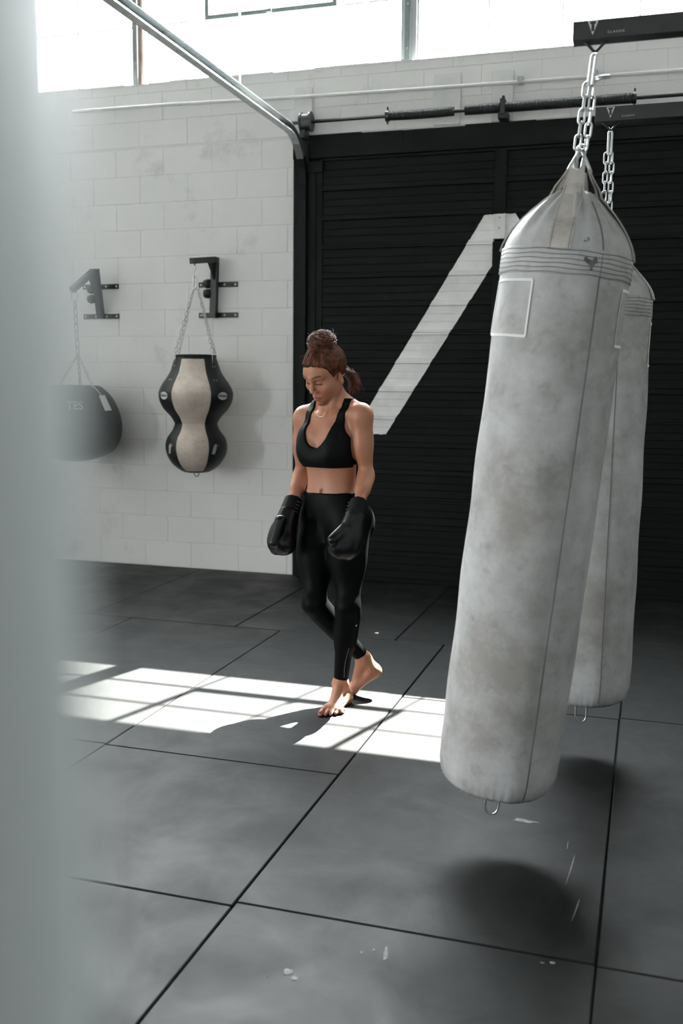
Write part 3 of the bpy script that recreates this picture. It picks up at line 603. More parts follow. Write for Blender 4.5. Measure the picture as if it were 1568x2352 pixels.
# ------------------------------------------------------------------ wall brackets and their bags
M_BRK = mat('bracket_black', (0.008, 0.010, 0.010), rough=0.4, spec=0.4)
def bracket(label, xc, zt, zb, xl, xr, top, tip, bot):
    """two flat bars bolted to the wall, an upright and an arm"""
    t = thing('bag_bracket', label, 'bracket', (xc, DY, zb), 'bag brackets on the wall'); O = Vector((xc, DY, zb))
    for z in (zt, zb):
        br = MB().box((xl-xc, -0.008, z-zb-0.019), (xr-xc, -0.0015, z-zb+0.019), bev=0.001).build('wall_bar', M_BRK, t)
        for q in (0.06, 0.36, 0.66, 0.94): MB().lathe([(0, 0.006), (0.008, 0.004), (0.009, 0)], 8, axis=Matrix.Translation((xl-xc+(xr-xl)*q, -0.008, z-zb)) @ Matrix.Rotation(PI/2, 4, 'X')).build('bolt', M_GALV, br)
    top, tip, bot = top-O, tip-O, bot-O
    def sq(p, q, s_, nm):
        d = (q-p).normalized(); x = Vector((1, 0, 0)); x = (x-d*x.dot(d)).normalized(); y = d.cross(x)
        return MB().obox((p+q)/2, x, y, d, s_, s_, (q-p).length).build(nm, M_BRK, t)
    sq(bot-Vector((0, 0, 0.02)), top+Vector((0, 0, 0.02)), 0.048, 'upright'); d = (tip-top).normalized(); sq(top+Vector((0, -0.024, 0)), tip+d*0.03, 0.042, 'arm')
    mid = top.lerp(bot, 0.25); MB().prism([(0, 0), (0.09, 0), (0, -0.13)], Vector((d.x, d.y, 0)).normalized(), Vector((0, 0, 1)), Vector((d.y, -d.x, 0)).normalized(), top+Vector((0, -0.02, -0.02)), -0.004, 0.004).build('gusset', M_BRK, t)
    for dz in (0.03, -0.045): MB().lathe([(0, -0.03), (0.03, -0.026), (0.036, 0.0), (0.03, 0.026), (0, 0.03)], 14, axis=Matrix.Translation(top.lerp(bot, 0.5)+Vector((-0.05, -0.01, dz))) @ Matrix.Rotation(PI/2, 4, 'Y')).build('pivot_knob', M_BRK, t, smooth=True)
    return t
AY = DY-0.33
tipR = at(446, 599, AY); topR = at(494, 597, DY-0.06); botR = at(490, 724, DY-0.04)
bracket('black steel wall bracket holding the black and cream bag', topR.x, 2.214, 1.985, -3.357, -3.031, topR, tipR, botR)
AL = DY-0.38
tipL = at(170, 662, AL); topL = at(218, 624, DY-0.13); botL = at(231, 722, DY-0.03)
bracket('hazy black wall bracket at the left with a drooping arm', botL.x, 2.219, 1.987, -4.372, -4.05, topL, tipL, botL)
M_VINYL = mat('black_vinyl', (0.006, 0.0075, 0.008), rough=0.45, spec=0.3, var=(0.010, 0.011, 0.012), vscale=10)
M_CREAM = m_canvas('worn_cream_suede', (0.60, 0.52, 0.46), (0.44, 0.38, 0.33), 7)
M_GREY = mat('grey_print', (0.34, 0.36, 0.37), rough=0.6); M_RED = mat('red_print', (0.25, 0.02, 0.025), rough=0.6); M_LABEL = mat('pale_label', (0.55, 0.56, 0.55), rough=0.6); M_INK = mat('black_ink', (0.01, 0.01, 0.01), rough=0.6)
# double-bulge bag
cx, us = 450.0, 0.000437*AY/6.79*1.0
prof_px = [(290, 310), (420, 352), (540, 388), (650, 450), (760, 520), (860, 563), (930, 574), (1050, 555), (1180, 490), (1290, 395), (1390, 338), (1430, 330), (1530, 365), (1650, 445), (1760, 477), (1880, 472), (2000, 430), (2100, 365), (2180, 275), (2230, 190), (2248, 60)]
mpp = (at(451, 950, AY)-at(450, 950, AY)).length/1.0
ctr = at(cx, 950, AY)
def zc(yc): return at(cx, 780+yc/7.35, AY).z
prof = [(r/7.35*mpp*0.985, zc(y)) for y, r in prof_px]; zb0 = prof[-1][1]
prof = [(r, z-zb0) for r, z in prof][::-1]                       # bottom up
pp = [tuple(q) for q in spline(prof, 60)]; pp = [(max(r, 0.0), z) for r, z in pp]
sb = thing('double_bulge_bag', 'black punching bag with two bulges and a cream front panel, on the white wall', 'punching bag', (ctr.x, AY, zb0))
ph = math.atan2(-AY, -ctr.x)
capz = pp[-1][1]
MB().lathe([(0, 0.0)]+pp+[(pp[-1][0]*0.93, capz+0.012), (pp[-1][0]*0.6, capz+0.014), (0, capz+0.014)], 72).build('vinyl_body', M_VINYL, sb, smooth=True)
for k in range(3):
    a0 = ph-math.radians(39)+2*PI/3*k; MB().lathe([(r+0.0025, z) for r, z in pp[5:-1]], 24, a0=a0, a1=a0+math.radians(62)).build('cream_panel', M_CREAM, sb, smooth=True)
def sb_r(z):
    for (r0, z0), (r1, z1) in zip(pp, pp[1:]):
        if z0 <= z <= z1: return r0+(r1-r0)*(z-z0)/max(z1-z0, 1e-6)
    return pp[-1][0]
def wrapP(th, z, off): a = ph+th; r = sb_r(z)+off; return Vector((r*math.cos(a), r*math.sin(a), z))
def wrap_shape(name, vs_, fs_, th, z, m, off, parent=sb): return obj(name, [wrapP(th+v[0]/sb_r(z), z+v[1], off) for v in vs_], fs_, m, parent)
def wrap_poly(name, poly, th, z, m, off, parent=sb): return wrap_shape(name, poly, [tuple(range(len(poly)))], th, z, m, off, parent)
# zigzag lacing at the top, rim, rivets
for k in range(26):
    a = ph+2*PI*k/26; r = pp[-1][0]+0.003; MB().add([(r*math.cos(a-.1), r*math.sin(a-.1), capz+0.006), (r*math.cos(a+.1), r*math.sin(a+.1), capz+0.006), ((r+0.004)*math.cos(a), (r+0.004)*math.sin(a), capz-0.018)], [(0, 1, 2)]).build('lace_tooth', M_VINYL, sb)
MB().tube([(pp[-1][0]*math.cos(q*PI/24), pp[-1][0]*math.sin(q*PI/24), capz+0.006) for q in range(48)], 0.008, n=8, closed=True).build('rim', M_VINYL, sb, smooth=True)
for th, yc, n_ in ((45, 458, 2), (36, 688, 2), (-58, 680, 2), (-62, 450, 1)):
    for q in range(n_): 
        z = zc(yc)-zb0; p = wrapP(math.radians(th)+q*0.025/sb_r(z), z, 0.0); MB().lathe([(0, 0.004), (0.004, 0.003), (0.005, 0)], 8, axis=Matrix.Translation(p) @ (Vector((p.x, p.y, 0)).to_track_quat('Z', 'Y').to_matrix().to_4x4())).build('rivet', M_CHROME, sb)
zl = zc(945)-zb0
for th in (math.radians(45), math.radians(-57)):
    el = [(0.049*math.cos(2*PI*q/28), 0.028*math.sin(2*PI*q/28)) for q in range(28)]
    e = wrap_poly('oval_label', el, th, zl, M_LABEL, 0.004); e['label'] = 'pale oval label reading Fighting'
    vs_, fs_ = text_mesh('Fighting', 0.029, bold=0.0006, shear=0.25); obj('lettering', [wrapP(th+v[0]/sb_r(zl), zl+v[1], 0.0055) for v in vs_], fs_, M_INK, e)
zf = zc(1825)-zb0
for th in (math.radians(38), math.radians(-54)):
    g_ = wrap_poly('slanted_emblem', [(-0.034, -0.036), (-0.008, -0.036), (0.004, 0.000), (0.010, 0.036), (0.000, 0.038), (-0.014, 0.032), (-0.022, 0.018)], th, zf, M_GREY, 0.004)
    wrap_poly('red_mark', [(0.011, 0.016), (0.030, 0.020), (0.036, 0.031), (0.014, 0.032)], th, zf, M_RED, 0.004, g_)
# chains up to the bracket
hk = at(447, 606, AY)-sb.location; sw = at(449.5, 664, AY)-sb.location
MB().tube([hk+Vector((0, 0, 0.002)), hk+Vector((0, 0, -0.012))], 0.006, n=8).build('hook_bolt', M_BRK, sb)
MB().tube([hk, hk+Vector((0.012, 0, -0.03)), hk+Vector((0, 0, -0.05)), hk+Vector((-0.012, 0, -0.075)), hk+Vector((0, 0, -0.10))], 0.005, n=7).build('s_hook', M_CHROME, sb, smooth=True)
ringlink(hk+Vector((0, 0, -0.09)), hk+Vector((0, 0, -0.17)), 0.028, 0.005, 0.2).build('swivel_ring', M_CHROME, sb, smooth=True)
MB().tube([sw+Vector((0.026*math.cos(q*PI/8), 0.006*math.sin(q*PI/8), 0.004*math.cos(q))) for q in range(16)], 0.006, n=7, closed=True).build('gather_ring', M_CHROME, sb, smooth=True)
for th in (48, -62, 118, -132):
    e = wrapP(math.radians(th), capz-0.03, 0.006); c = MB(); st = sw+Vector((0.02 if th > 0 else -0.02, 0, 0))
    chain_mesh(c, st, e+Vector((0, 0, 0.06)), 0.040, 0.022, 0.0028, roll=0.3+th); c.tube([e+Vector((0, 0, 0.06)), e+Vector((0, 0, -0.02))], 0.004, n=6)
    tag(c.build('chain', M_CHROME, sb, smooth=True), None, kind='stuff')
MB().tube([(0.021*math.cos(PI+PI*q/10), 0, 0.002+0.03*math.sin(PI+PI*q/10)) for q in range(11)], 0.003, n=6).build('bottom_ring', M_BRK, sb, smooth=True)
# round bag half lost behind the blurred one
cL = at(172, 970, AL); zLb = at(185, 1059, AL).z; mp = (at(173, 970, AL)-at(172, 970, AL)).length
rb = thing('round_bag', 'dark rounded punching bag with a price tag, half lost in the haze at the left', 'punching bag', (cL.x, AL, zLb))
pr = [(0, 1058), (25, 1057), (52, 1049), (76, 1033), (88, 1012), (93, 985), (89, 950), (76, 915), (58, 893), (44, 885), (0, 884)]
prL = [(r*mp, at(172, y, AL).z-zLb) for r, y in pr]; prL[0] = (0, 0.0); q_ = [(max(0, a[0]), a[1]) for a in spline(prL, 44)]
MB().lathe(q_, 56).build('vinyl_body', mat('dark_leather', (0.010, 0.014, 0.015), rough=0.5, spec=0.35, var=(0.014, 0.019, 0.02), vscale=8), rb, smooth=True)
phL = math.atan2(-AL, -cL.x); rL = 93*mp
def wl(th, z, off):
    r = max([a for a, zz in zip([p[0] for p in q_], [p[1] for p in q_]) if abs(zz-z) < 0.03] or [rL])+off; return Vector((r*math.cos(phL+th), r*math.sin(phL+th), z))
vs_, fs_ = text_mesh('TES', 0.085, bold=0.001); z_ = at(177, 930, AL).z-zLb; obj('lettering', [wl(0.0+v[0]/rL, z_+v[1], 0.004) for v in vs_], fs_, M_GREY, rb)
tgp = [wl(math.radians(42)+x/rL, at(240, 925, AL).z-zLb+y, 0.02) for x, y in ((-0.045, 0.055), (0.02, 0.058), (0.045, -0.055), (-0.025, -0.058))]
tg = obj('price_tag', tgp+[p+Vector((0.001, 0.003, 0)) for p in tgp], [(0, 1, 2, 3), (7, 6, 5, 4)]+[(i, 4+i, 4+(i+1) % 4, (i+1) % 4) for i in range(4)], M_LABEL, rb)
rim = at(214, 886, AL-0.05)-rb.location; swL = at(178, 815, AL)-rb.location; hkL = tipL-rb.location
MB().tube([rim, (tgp[0]+tgp[1])/2], 0.0025, n=5).build('tag_string', M_LABEL, tg)
ringlink(hkL+Vector((0, 0, -0.02)), hkL+Vector((0, 0, -0.10)), 0.05, 0.006).build('ring', M_CHROME, rb, smooth=True)
c = MB(); chain_mesh(c, hkL+Vector((0, 0, -0.09)), swL, 0.07, 0.04, 0.005); chain_mesh(c, swL, rim+Vector((0, 0, -0.01)), 0.045, 0.026, 0.0035); chain_mesh(c, swL, Vector((-rim.x*0.9, -rim.y, rim.z-0.01)), 0.045, 0.026, 0.0035); chain_mesh(c, swL, Vector((-0.02, 0.12, rim.z)), 0.045, 0.026, 0.0035)
tag(c.build('chain', M_CHROME, rb, smooth=True), None, kind='stuff')
#==PART3==
# ------------------------------------------------------------------ the woman: implicit surfaces turned into meshes
NP = np.float32
def V3(v): return np.array([v[0], v[1], v[2]], NP)
def f_cone(a, b, ra, rb):
    a, b = V3(a), V3(b); ba = b-a; L2 = float(ba@ba)
    def fn(X, Y, Z):
        x, y, z = X-a[0], Y-a[1], Z-a[2]; t = np.clip((x*ba[0]+y*ba[1]+z*ba[2])/L2, 0, 1)
        return np.sqrt((x-t*ba[0])**2+(y-t*ba[1])**2+(z-t*ba[2])**2)-(ra+(rb-ra)*t)
    r = max(ra, rb); return fn, np.minimum(a, b)-r, np.maximum(a, b)+r
def f_ell(c, rad, ax=None):
    c = V3(c); rad = [float(q) for q in rad]; A = np.eye(3, dtype=NP) if ax is None else np.array([V3(q) for q in ax])
    def fn(X, Y, Z):
        x, y, z = X-c[0], Y-c[1], Z-c[2]; k0 = 0; k1 = 0
        for i in range(3):
            q = (x*A[i, 0]+y*A[i, 1]+z*A[i, 2])/rad[i]; k0 = k0+q*q; k1 = k1+(q/rad[i])**2
        k0 = np.sqrt(k0); return k0*(k0-1)/np.maximum(np.sqrt(k1), 1e-6)
    m = max(rad); return fn, c-m, c+m
def f_plane(p, n):
    """negative on the side the normal points away from"""
    p, n = V3(p), V3(n); n = n/np.linalg.norm(n)
    return lambda X, Y, Z: (X-p[0])*n[0]+(Y-p[1])*n[1]+(Z-p[2])*n[2]
def smin(a, b, k):
    h = np.maximum(k-np.abs(a-b), 0)/k; return np.minimum(a, b)-h*h*k*0.25
class Grid:
    def __init__(s, lo, hi, h):
        s.lo = np.array(lo, float); s.h = h; s.n = np.ceil((np.array(hi)-s.lo)/h).astype(int)+1
        s.ax = [(s.lo[i]+h*np.arange(s.n[i])).astype(NP) for i in range(3)]
    def xyz(s, sl=(slice(None),)*3): return s.ax[0][sl[0]][:, None, None], s.ax[1][sl[1]][None, :, None], s.ax[2][sl[2]][None, None, :]
    def group(s, prims):
        """prims: (fn, lo, hi, k, op)"""
        F = np.full(s.n, 0.12, NP)
        for (fn, lo, hi), k, op in prims:
            m = max(k, 0.01)+0.03; i0 = np.clip(np.floor((np.array(lo)-m-s.lo)/s.h).astype(int), 0, s.n); i1 = np.clip(np.ceil((np.array(hi)+m-s.lo)/s.h).astype(int)+1, 0, s.n)
            if np.any(i1 <= i0): continue
            sl = tuple(slice(a, b) for a, b in zip(i0, i1)); d = fn(*s.xyz(sl)).astype(NP); cur = F[sl]
            F[sl] = smin(cur, d, k) if op == 'u' else -smin(-cur, d, k)
        return F
    def mesh(s, F, smooth=0, keep=None):
        n = s.n; S_ = F < 0; C = n-1
        cnt = np.zeros(C, np.int8)
        for a in (0, 1):
            for b in (0, 1):
                for c in (0, 1): cnt += S_[a:n[0]-1+a, b:n[1]-1+b, c:n[2]-1+c]
        act = (cnt > 0) & (cnt < 8); idx = np.full(C, -1, np.int64); N = int(act.sum()); idx[act] = np.arange(N)
        acc = np.zeros((N, 3)); num = np.zeros(N); quads = []
        for ax in range(3):
            o = [0, 0, 0]; o[ax] = 1
            A = F[:n[0]-o[0], :n[1]-o[1], :n[2]-o[2]]; B = F[o[0]:, o[1]:, o[2]:]; cr = (A < 0) != (B < 0)
            I = np.argwhere(cr); fa = A[cr]; fb = B[cr]; t = fa/(fa-fb); P = I.astype(float); P[:, ax] += t
            b_, c_ = [q for q in range(3) if q != ax]
            ok = (I[:, b_] > 0) & (I[:, c_] > 0) & (I[:, b_] < C[b_]) & (I[:, c_] < C[c_]); I, P, fa = I[ok], P[ok], fa[ok]
            cells = []
            for db, dc in ((-1, -1), (0, -1), (0, 0), (-1, 0)):
                J = I.copy(); J[:, b_] += db; J[:, c_] += dc; q = idx[J[:, 0], J[:, 1], J[:, 2]]; cells.append(q)
                for d in range(3): acc[:, d] += np.bincount(q, weights=P[:, d], minlength=N)
                num += np.bincount(q, minlength=N)
            Q = np.stack(cells, 1); flip = (fa < 0) ^ (ax == 1); Q[~flip] = Q[~flip][:, ::-1]; quads.append(Q)
        Vt = acc/np.maximum(num, 1)[:, None]*s.h + s.lo; Q = np.vstack(quads)
        if smooth:
            E = np.vstack([Q[:, [0, 1]], Q[:, [1, 2]], Q[:, [2, 3]], Q[:, [3, 0]]]); E = np.vstack([E, E[:, ::-1]])
            deg = np.bincount(E[:, 0], minlength=N)
            for _ in range(smooth):
                M_ = np.stack([np.bincount(E[:, 0], weights=Vt[E[:, 1], d], minlength=N) for d in range(3)], 1)/np.maximum(deg, 1)[:, None]; Vt = Vt*0.5+M_*0.5
        if keep is not None:
            kq = keep(Vt[Q].mean(1)); Q = Q[kq]; used = np.unique(Q); mp = np.full(N, -1); mp[used] = np.arange(len(used)); Vt = Vt[used]; Q = mp[Q]
        return Vt, Q
def np_mesh(name, parts, m, parent=None, colour=None):
    b = 0; VV = []; QQ = []
    for v, q in parts: VV.append(v); QQ.append(q+b); b += len(v)
    VV = np.vstack(VV); QQ = np.vstack(QQ); me = bpy.data.meshes.new(name)
    me.vertices.add(len(VV)); me.vertices.foreach_set('co', VV.astype(np.float32).ravel()); me.loops.add(QQ.size); me.loops.foreach_set('vertex_index', QQ.ravel().astype(np.int32))
    me.polygons.add(len(QQ)); me.polygons.foreach_set('loop_start', np.arange(0, QQ.size, 4, dtype=np.int32)); me.polygons.foreach_set('loop_total', np.full(len(QQ), 4, np.int32)); me.polygons.foreach_set('use_smooth', np.ones(len(QQ), bool))
    me.update(); me.validate(); me.materials.append(m)
    if colour is not None:
        at_ = me.attributes.new('tint', 'FLOAT_COLOR', 'POINT'); c = np.ones((len(VV), 4), np.float32); c[:, :3] = colour(VV); at_.data.foreach_set('color', c.ravel())
    o = bpy.data.objects.new(name, me); return link(o, parent), VV, QQ

# --- pose: image points with their depth
FW = np.array([-0.30, -0.954, 0]); FW /= np.linalg.norm(FW); LF = np.array([-FW[1], FW[0], 0])   # body forward, her left
UPV = np.array([0, 0, 1.0])
def J(px, py, Y): return np.array(at(px, py, Y))
pel, wai, che, sho = J(771, 1195, 4.27), J(763, 1112, 4.262), J(757, 1010, 4.25), J(760, 950, 4.25)
shR, shL = J(700, 960, 4.293), J(829, 955, 4.20)
elR, elL = J(693, 1088, 4.335), J(841, 1090, 4.225)
wrR, wrL = J(673, 1152, 4.22), J(824, 1158, 4.09)
hipR, hipL = J(731, 1205, 4.305), J(801, 1202, 4.235)
knR, knL = J(722, 1385, 4.185), J(799, 1392, 4.155)
anR, anL = J(836, 1512, 4.36), J(782, 1570, 4.21)
HC = J(743, 853, 4.20)
# torso sections: z, forward shift, half width, half depth
zz = lambda p: p[2]
cz = np.array([pel[2]-0.09, pel[2], wai[2], che[2], sho[2]]); cxs = np.array([pel[0], pel[0], wai[0], che[0], sho[0]]); cys = np.array([pel[1], pel[1], wai[1], che[1], sho[1]])
_c = np.array(spline(list(zip(cz, cxs, cys)), 80)); _o = np.argsort(_c[:, 0]); cz, cxs, cys = _c[_o, 0], _c[_o, 1], _c[_o, 2]
SEC = np.array([(0.76, -0.01, 0.135, 0.095), (0.80, -0.012, 0.148, 0.106), (0.86, -0.012, 0.156, 0.112), (0.92, -0.004, 0.146, 0.104), (0.965, 0.0, 0.132, 0.094), (1.0, 0.002, 0.119, 0.086), (1.04, 0.002, 0.114, 0.083), (1.09, 0.0, 0.118, 0.088),
    (1.14, 0.0, 0.126, 0.094), (1.19, 0.0, 0.133, 0.097), (1.24, -0.003, 0.136, 0.092), (1.285, -0.008, 0.132, 0.080), (1.325, -0.015, 0.112, 0.064), (1.36, -0.022, 0.075, 0.052), (1.39, -0.024, 0.050, 0.045)])
SZ = np.linspace(SEC[0, 0], SEC[-1, 0], 240); SS = np.array(spline([tuple(r) for r in SEC], 400)); SI = [np.interp(SZ, SS[:, 0], SS[:, k]) for k in (1, 2, 3)]
def torso_uv(X, Y, Z):
    cx_ = np.interp(Z, cz, cxs); cy_ = np.interp(Z, cz, cys); return (X-cx_)*LF[0]+(Y-cy_)*LF[1], (X-cx_)*FW[0]+(Y-cy_)*FW[1]
def f_torso():
    def fn(X, Y, Z):
        u, v = torso_uv(X, Y, Z); sh_ = np.interp(Z, SZ, SI[0]); a = np.interp(Z, SZ, SI[1]); b = np.interp(Z, SZ, SI[2]); p = 2.35
        d = ((np.abs(u)/a)**p+(np.abs(v-sh_)/b)**p)**(1/p); d = (d-1)*np.minimum(a, b)
        zq = np.maximum(SEC[0, 0]-Z, Z-SEC[-1, 0]); return np.maximum(d, zq)
    return fn, np.array([pel[0]-.25, pel[1]-.25, SEC[0, 0]]), np.array([pel[0]+.25, pel[1]+.25, SEC[-1, 0]])
def TP(u, v, z):
    return np.array([np.interp(z, cz, cxs), np.interp(z, cz, cys), z])+LF*u+FW*v
# --- head frame
hy = math.radians(-72.5-41); pitch = math.radians(30); hroll = math.radians(-4)
HF = np.array([math.cos(hy)*math.cos(pitch), math.sin(hy)*math.cos(pitch), -math.sin(pitch)]); HL = np.array([-math.sin(hy), math.cos(hy), 0]); HU = np.cross(HL, HF); HU = -HU if HU[2] < 0 else HU
HL, HU = HL*math.cos(hroll)+HU*math.sin(hroll), HU*math.cos(hroll)-HL*math.sin(hroll)
def H(x, y, z): return HC+HL*x+HF*y+HU*z
HA = (HL, HF, HU)
u = 'u'; s_ = 's'
nb = TP(0, -0.018, 1.345)
torso = [(f_torso(), .01, u)]
for sg in (-1, 1):
    torso += [(f_ell(TP(sg*0.058, 0.074, 1.160), (0.059, 0.055, 0.062), (LF, FW, UPV)), .010, u), (f_ell(TP(sg*0.066, -0.068, 0.835), (0.082, 0.070, 0.085), (LF, FW, UPV)), .04, u),
              (f_ell(TP(sg*0.060, 0.062, 1.222), (0.053, 0.037, 0.052), (LF, FW, UPV)), .022, u)]
shs = {-1: shR, 1: shL}
neck = [(f_cone(nb, H(0, -0.030, -0.055), 0.052, 0.050), .03, u)]
for sg in (-1, 1):
    neck += [(f_cone(TP(sg*0.025, -0.035, 1.395), shs[sg]+np.array([0, 0, 0.018])-FW*0.008, 0.036, 0.030), .035, u),
             (f_cone(H(sg*0.058, -0.020, -0.060), TP(sg*0.014, 0.040, 1.318), 0.012, 0.009), .018, u),
             (f_cone(TP(sg*0.016, 0.045, 1.312), shs[sg]+FW*0.022+np.array([0, 0, 0.020]), 0.007, 0.009), .04, u)]
def arm(sh_, el, wr, sg):
    d = (el-sh_); back = -FW
    return [(f_ell(sh_+np.array([0, 0, -0.004])+LF*sg*0.004, (0.049, 0.048, 0.056), (LF, FW, UPV)), .02, u), (f_cone(sh_, el, 0.044, 0.031), .03, u), (f_ell(sh_+d*0.45+FW*0.008, (0.044, 0.044, 0.085), (LF, FW, UPV)), .03, u),
            (f_cone(el, el+(wr-el)*1.0, 0.032, 0.025), .022, u), (f_cone(el+(wr-el)*0.15, el+(wr-el)*0.5, 0.035, 0.031), .025, u)]
arR, arL = arm(shR, elR, wrR, -1), arm(shL, elL, wrL, 1)
def leg(hp, kn, an, sg):
    th = kn-hp; sh_ = an-kn; bk = np.array([-FW[0], -FW[1], 0])
    hd = np.cross(np.cross(sh_, np.cross(th, sh_) if np.linalg.norm(np.cross(th, sh_)) > .02 else LF), sh_); calf = bk if np.linalg.norm(np.cross(th, sh_)) < .05 else (hp-kn)/np.linalg.norm(hp-kn)*0+bk
    if sg < 0: calf = np.array([-0.1, 0.55, -0.55]); calf = calf/np.linalg.norm(calf)
    return [(f_cone(hp+np.array([0, 0, 0.02]), kn, 0.086, 0.047), .03, u), (f_ell(hp+th*0.35+FW*0.012, (0.082, 0.084, 0.15), (LF, FW, UPV)), .04, u), (f_cone(kn, an, 0.046, 0.029), .03, u), (f_cone(kn+sh_*0.14+calf*0.014, kn+sh_*0.45+calf*0.012, 0.046, 0.040), .04, u), (f_ell(kn+FW*0.008, (0.046, 0.048, 0.05), (LF, FW, UPV)), .02, u)]
lgR, lgL = leg(hipR, knR, anR, -1), leg(hipL, knL, anL, 1)
# feet
def foot(an, heel, ball, toe_dir, side, sole, sg):
    """heel, ball: centres of the pads; side points to the little toe; sole points down out of the sole"""
    P = [(f_cone(an, an*0.45+heel*0.55, 0.031, 0.030), .02, u), (f_ell(heel, (0.030, 0.030, 0.028)), .02, u), (f_cone(an+toe_dir*0.01, an*0.25+ball*0.75, 0.030, 0.021), .025, u), (f_cone(heel, ball+side*0.022, 0.024, 0.017), .025, u), (f_cone(heel, ball-side*0.018, 0.022, 0.019), .025, u),
         (f_cone(ball-side*0.026, ball+side*0.032-toe_dir*0.012, 0.018, 0.014), .02, u)]
    for q in (-1, 1): P.append((f_ell(an+side*q*0.026+toe_dir*0.002, (0.013, 0.013, 0.015)), .015, u))
    T = []; tips = []
    for i, (o_, ln, r) in enumerate(((-0.031, 0.056, 0.0125), (-0.0075, 0.056, 0.0082), (0.0115, 0.051, 0.0078), (0.029, 0.043, 0.0074), (0.0455, 0.032, 0.0072))):
        b = ball+side*o_*1.0+sole*(0.004)-toe_dir*(0.004*i*i*0.5); m_ = b+toe_dir*ln*0.55-sole*0.004; e = b+toe_dir*ln+sole*0.003; T += [(f_cone(b, m_, r*1.05, r), .008, u), (f_cone(m_, e, r, r*0.98), .004, u)]; tips.append((e, r))
    return P, T, tips
tL = J(752, 1646, 4.03); tL[2] = 0.0
dirL = np.array([-0.10, -0.99, 0]); dirL /= np.linalg.norm(dirL); sideL = np.array([-dirL[1], dirL[0], 0])      # little toe to her left
ballL = np.array([tL[0], tL[1], 0.019])-dirL*0.042+sideL*0.003; heelL = ballL-dirL*0.155; heelL[2] = 0.028
fpL, ftL, tipsL = foot(anL, heelL, ballL, dirL, sideL, np.array([0, 0, -1.0]), 1)
# trailing foot: toes bent on the floor, heel lifted
toR = J(800, 1600, 4.335); toR[2] = 0.012; heelR = J(864, 1537, 4.375); axR = heelR-(toR+np.array([0.02, 0.03, 0.012])); axR /= np.linalg.norm(axR)
ballR = toR+np.array([0.018, 0.022, 0.016]); soleR = np.cross(axR, np.array([0.50, -0.80, 0.1])); soleR /= np.linalg.norm(soleR)
if soleR[0] < 0: soleR = -soleR
sideR = np.cross(soleR, axR); sideR = sideR if sideR@np.array([-0.5, 0.8, 0]) > 0 else -sideR          # little toe of the right foot, away from the camera
tdR = np.array([-0.55, -0.70, -0.10]); tdR /= np.linalg.norm(tdR); 
fpR, ftR, tipsR = foot(anR, heelR-axR*0.012, ballR+np.array([0, 0, 0.008]), -axR*0.55+tdR*0.45, sideR, soleR, -1)
# --- head
head = [(f_ell(H(0, -0.018, 0.020), (0.073, 0.093, 0.088), HA), .02, u), (f_ell(H(0, 0.034, -0.040), (0.057, 0.056, 0.078), HA), .03, u), (f_cone(H(0, 0.030, -0.062), H(0, 0.079, -0.112), 0.047, 0.0165), .03, u), (f_ell(H(0, 0.055, 0.030), (0.056, 0.036, 0.040), HA), .03, u)]
for sg in (-1, 1):
    head += [(f_ell(H(sg*0.044, 0.012, -0.070), (0.019, 0.030, 0.026), HA), .03, u), (f_ell(H(sg*0.040, 0.060, -0.038), (0.024, 0.022, 0.020), HA), .022, u), (f_cone(H(sg*0.010, 0.088, 0.013), H(sg*0.044, 0.070, 0.014), 0.010, 0.009), .016, u)]
for sg in (-1, 1):
    head += [(f_ell(H(sg*0.031, 0.099, -0.010), (0.020, 0.017, 0.0135), HA), .012, s_), (f_ell(H(sg*0.031, 0.073, -0.011), (0.0165, 0.0140, 0.0135), HA), .005, u), (f_cone(H(sg*0.017, 0.083, -0.0155), H(sg*0.044, 0.076, -0.0165), 0.0034, 0.0030), .003, u)]
head += [(f_cone(H(0, 0.088, 0.004), H(0, 0.107, -0.039), 0.0068, 0.0085), .012, u), (f_ell(H(0, 0.1065, -0.042), (0.0100, 0.0100, 0.0085), HA), .008, u)]
for sg in (-1, 1): head += [(f_ell(H(sg*0.0112, 0.098, -0.046), (0.0068, 0.0098, 0.0068), HA), .007, u), (f_ell(H(sg*0.0060, 0.103, -0.0525), (0.0036, 0.0050, 0.0030), HA), .003, s_)]
for sg in (-1, 1):
    head += [(f_cone(H(0, 0.0990, -0.0725), H(sg*0.022, 0.0855, -0.0780), 0.0062, 0.0032), .008, u), (f_cone(H(0, 0.0965, -0.0855), H(sg*0.018, 0.0860, -0.0820), 0.0075, 0.0040), .008, u)]
for sg in (-1, 1): head += [(f_cone(H(0, 0.1045, -0.0790), H(sg*0.022, 0.0905, -0.0800), 0.0020, 0.0014), .003, s_)]
for sg in (-1, 1):
    head += [(f_ell(H(sg*0.0740, -0.014, -0.036), (0.0075, 0.0180, 0.0285), (HL*math.cos(.35)-HF*sg*math.sin(.35), HF*math.cos(.35)+HL*sg*math.sin(.35), HU)), .008, u), (f_ell(H(sg*0.083, -0.006, -0.034), (0.0070, 0.010, 0.017), HA), .004, s_)]
headg = head+neck[:1]+[neck[2], neck[5]]
import time; _t = time.time()
def union(*Fs, k=0.012):
    r = Fs[0]
    for f in Fs[1:]: r = smin(r, f, k)
    return r
GB = Grid((-1.70, 3.96, 0.10), (-1.08, 4.52, 1.52), 0.005)
F_to = GB.group(torso+neck); F_aR, F_aL = GB.group(arR), GB.group(arL); F_lR, F_lL = GB.group(lgR), GB.group(lgL); F_fR = GB.group(fpR); F_fL = GB.group(fpL)
F_up = union(F_to, F_aR, F_aL, k=0.022); F_lo = union(union(F_to, F_lL, F_lR, k=0.035), F_fR, F_fL, k=0.02); F_hd = GB.group(head)
F_body = union(np.minimum(F_up, F_lo), F_hd, k=0.02)
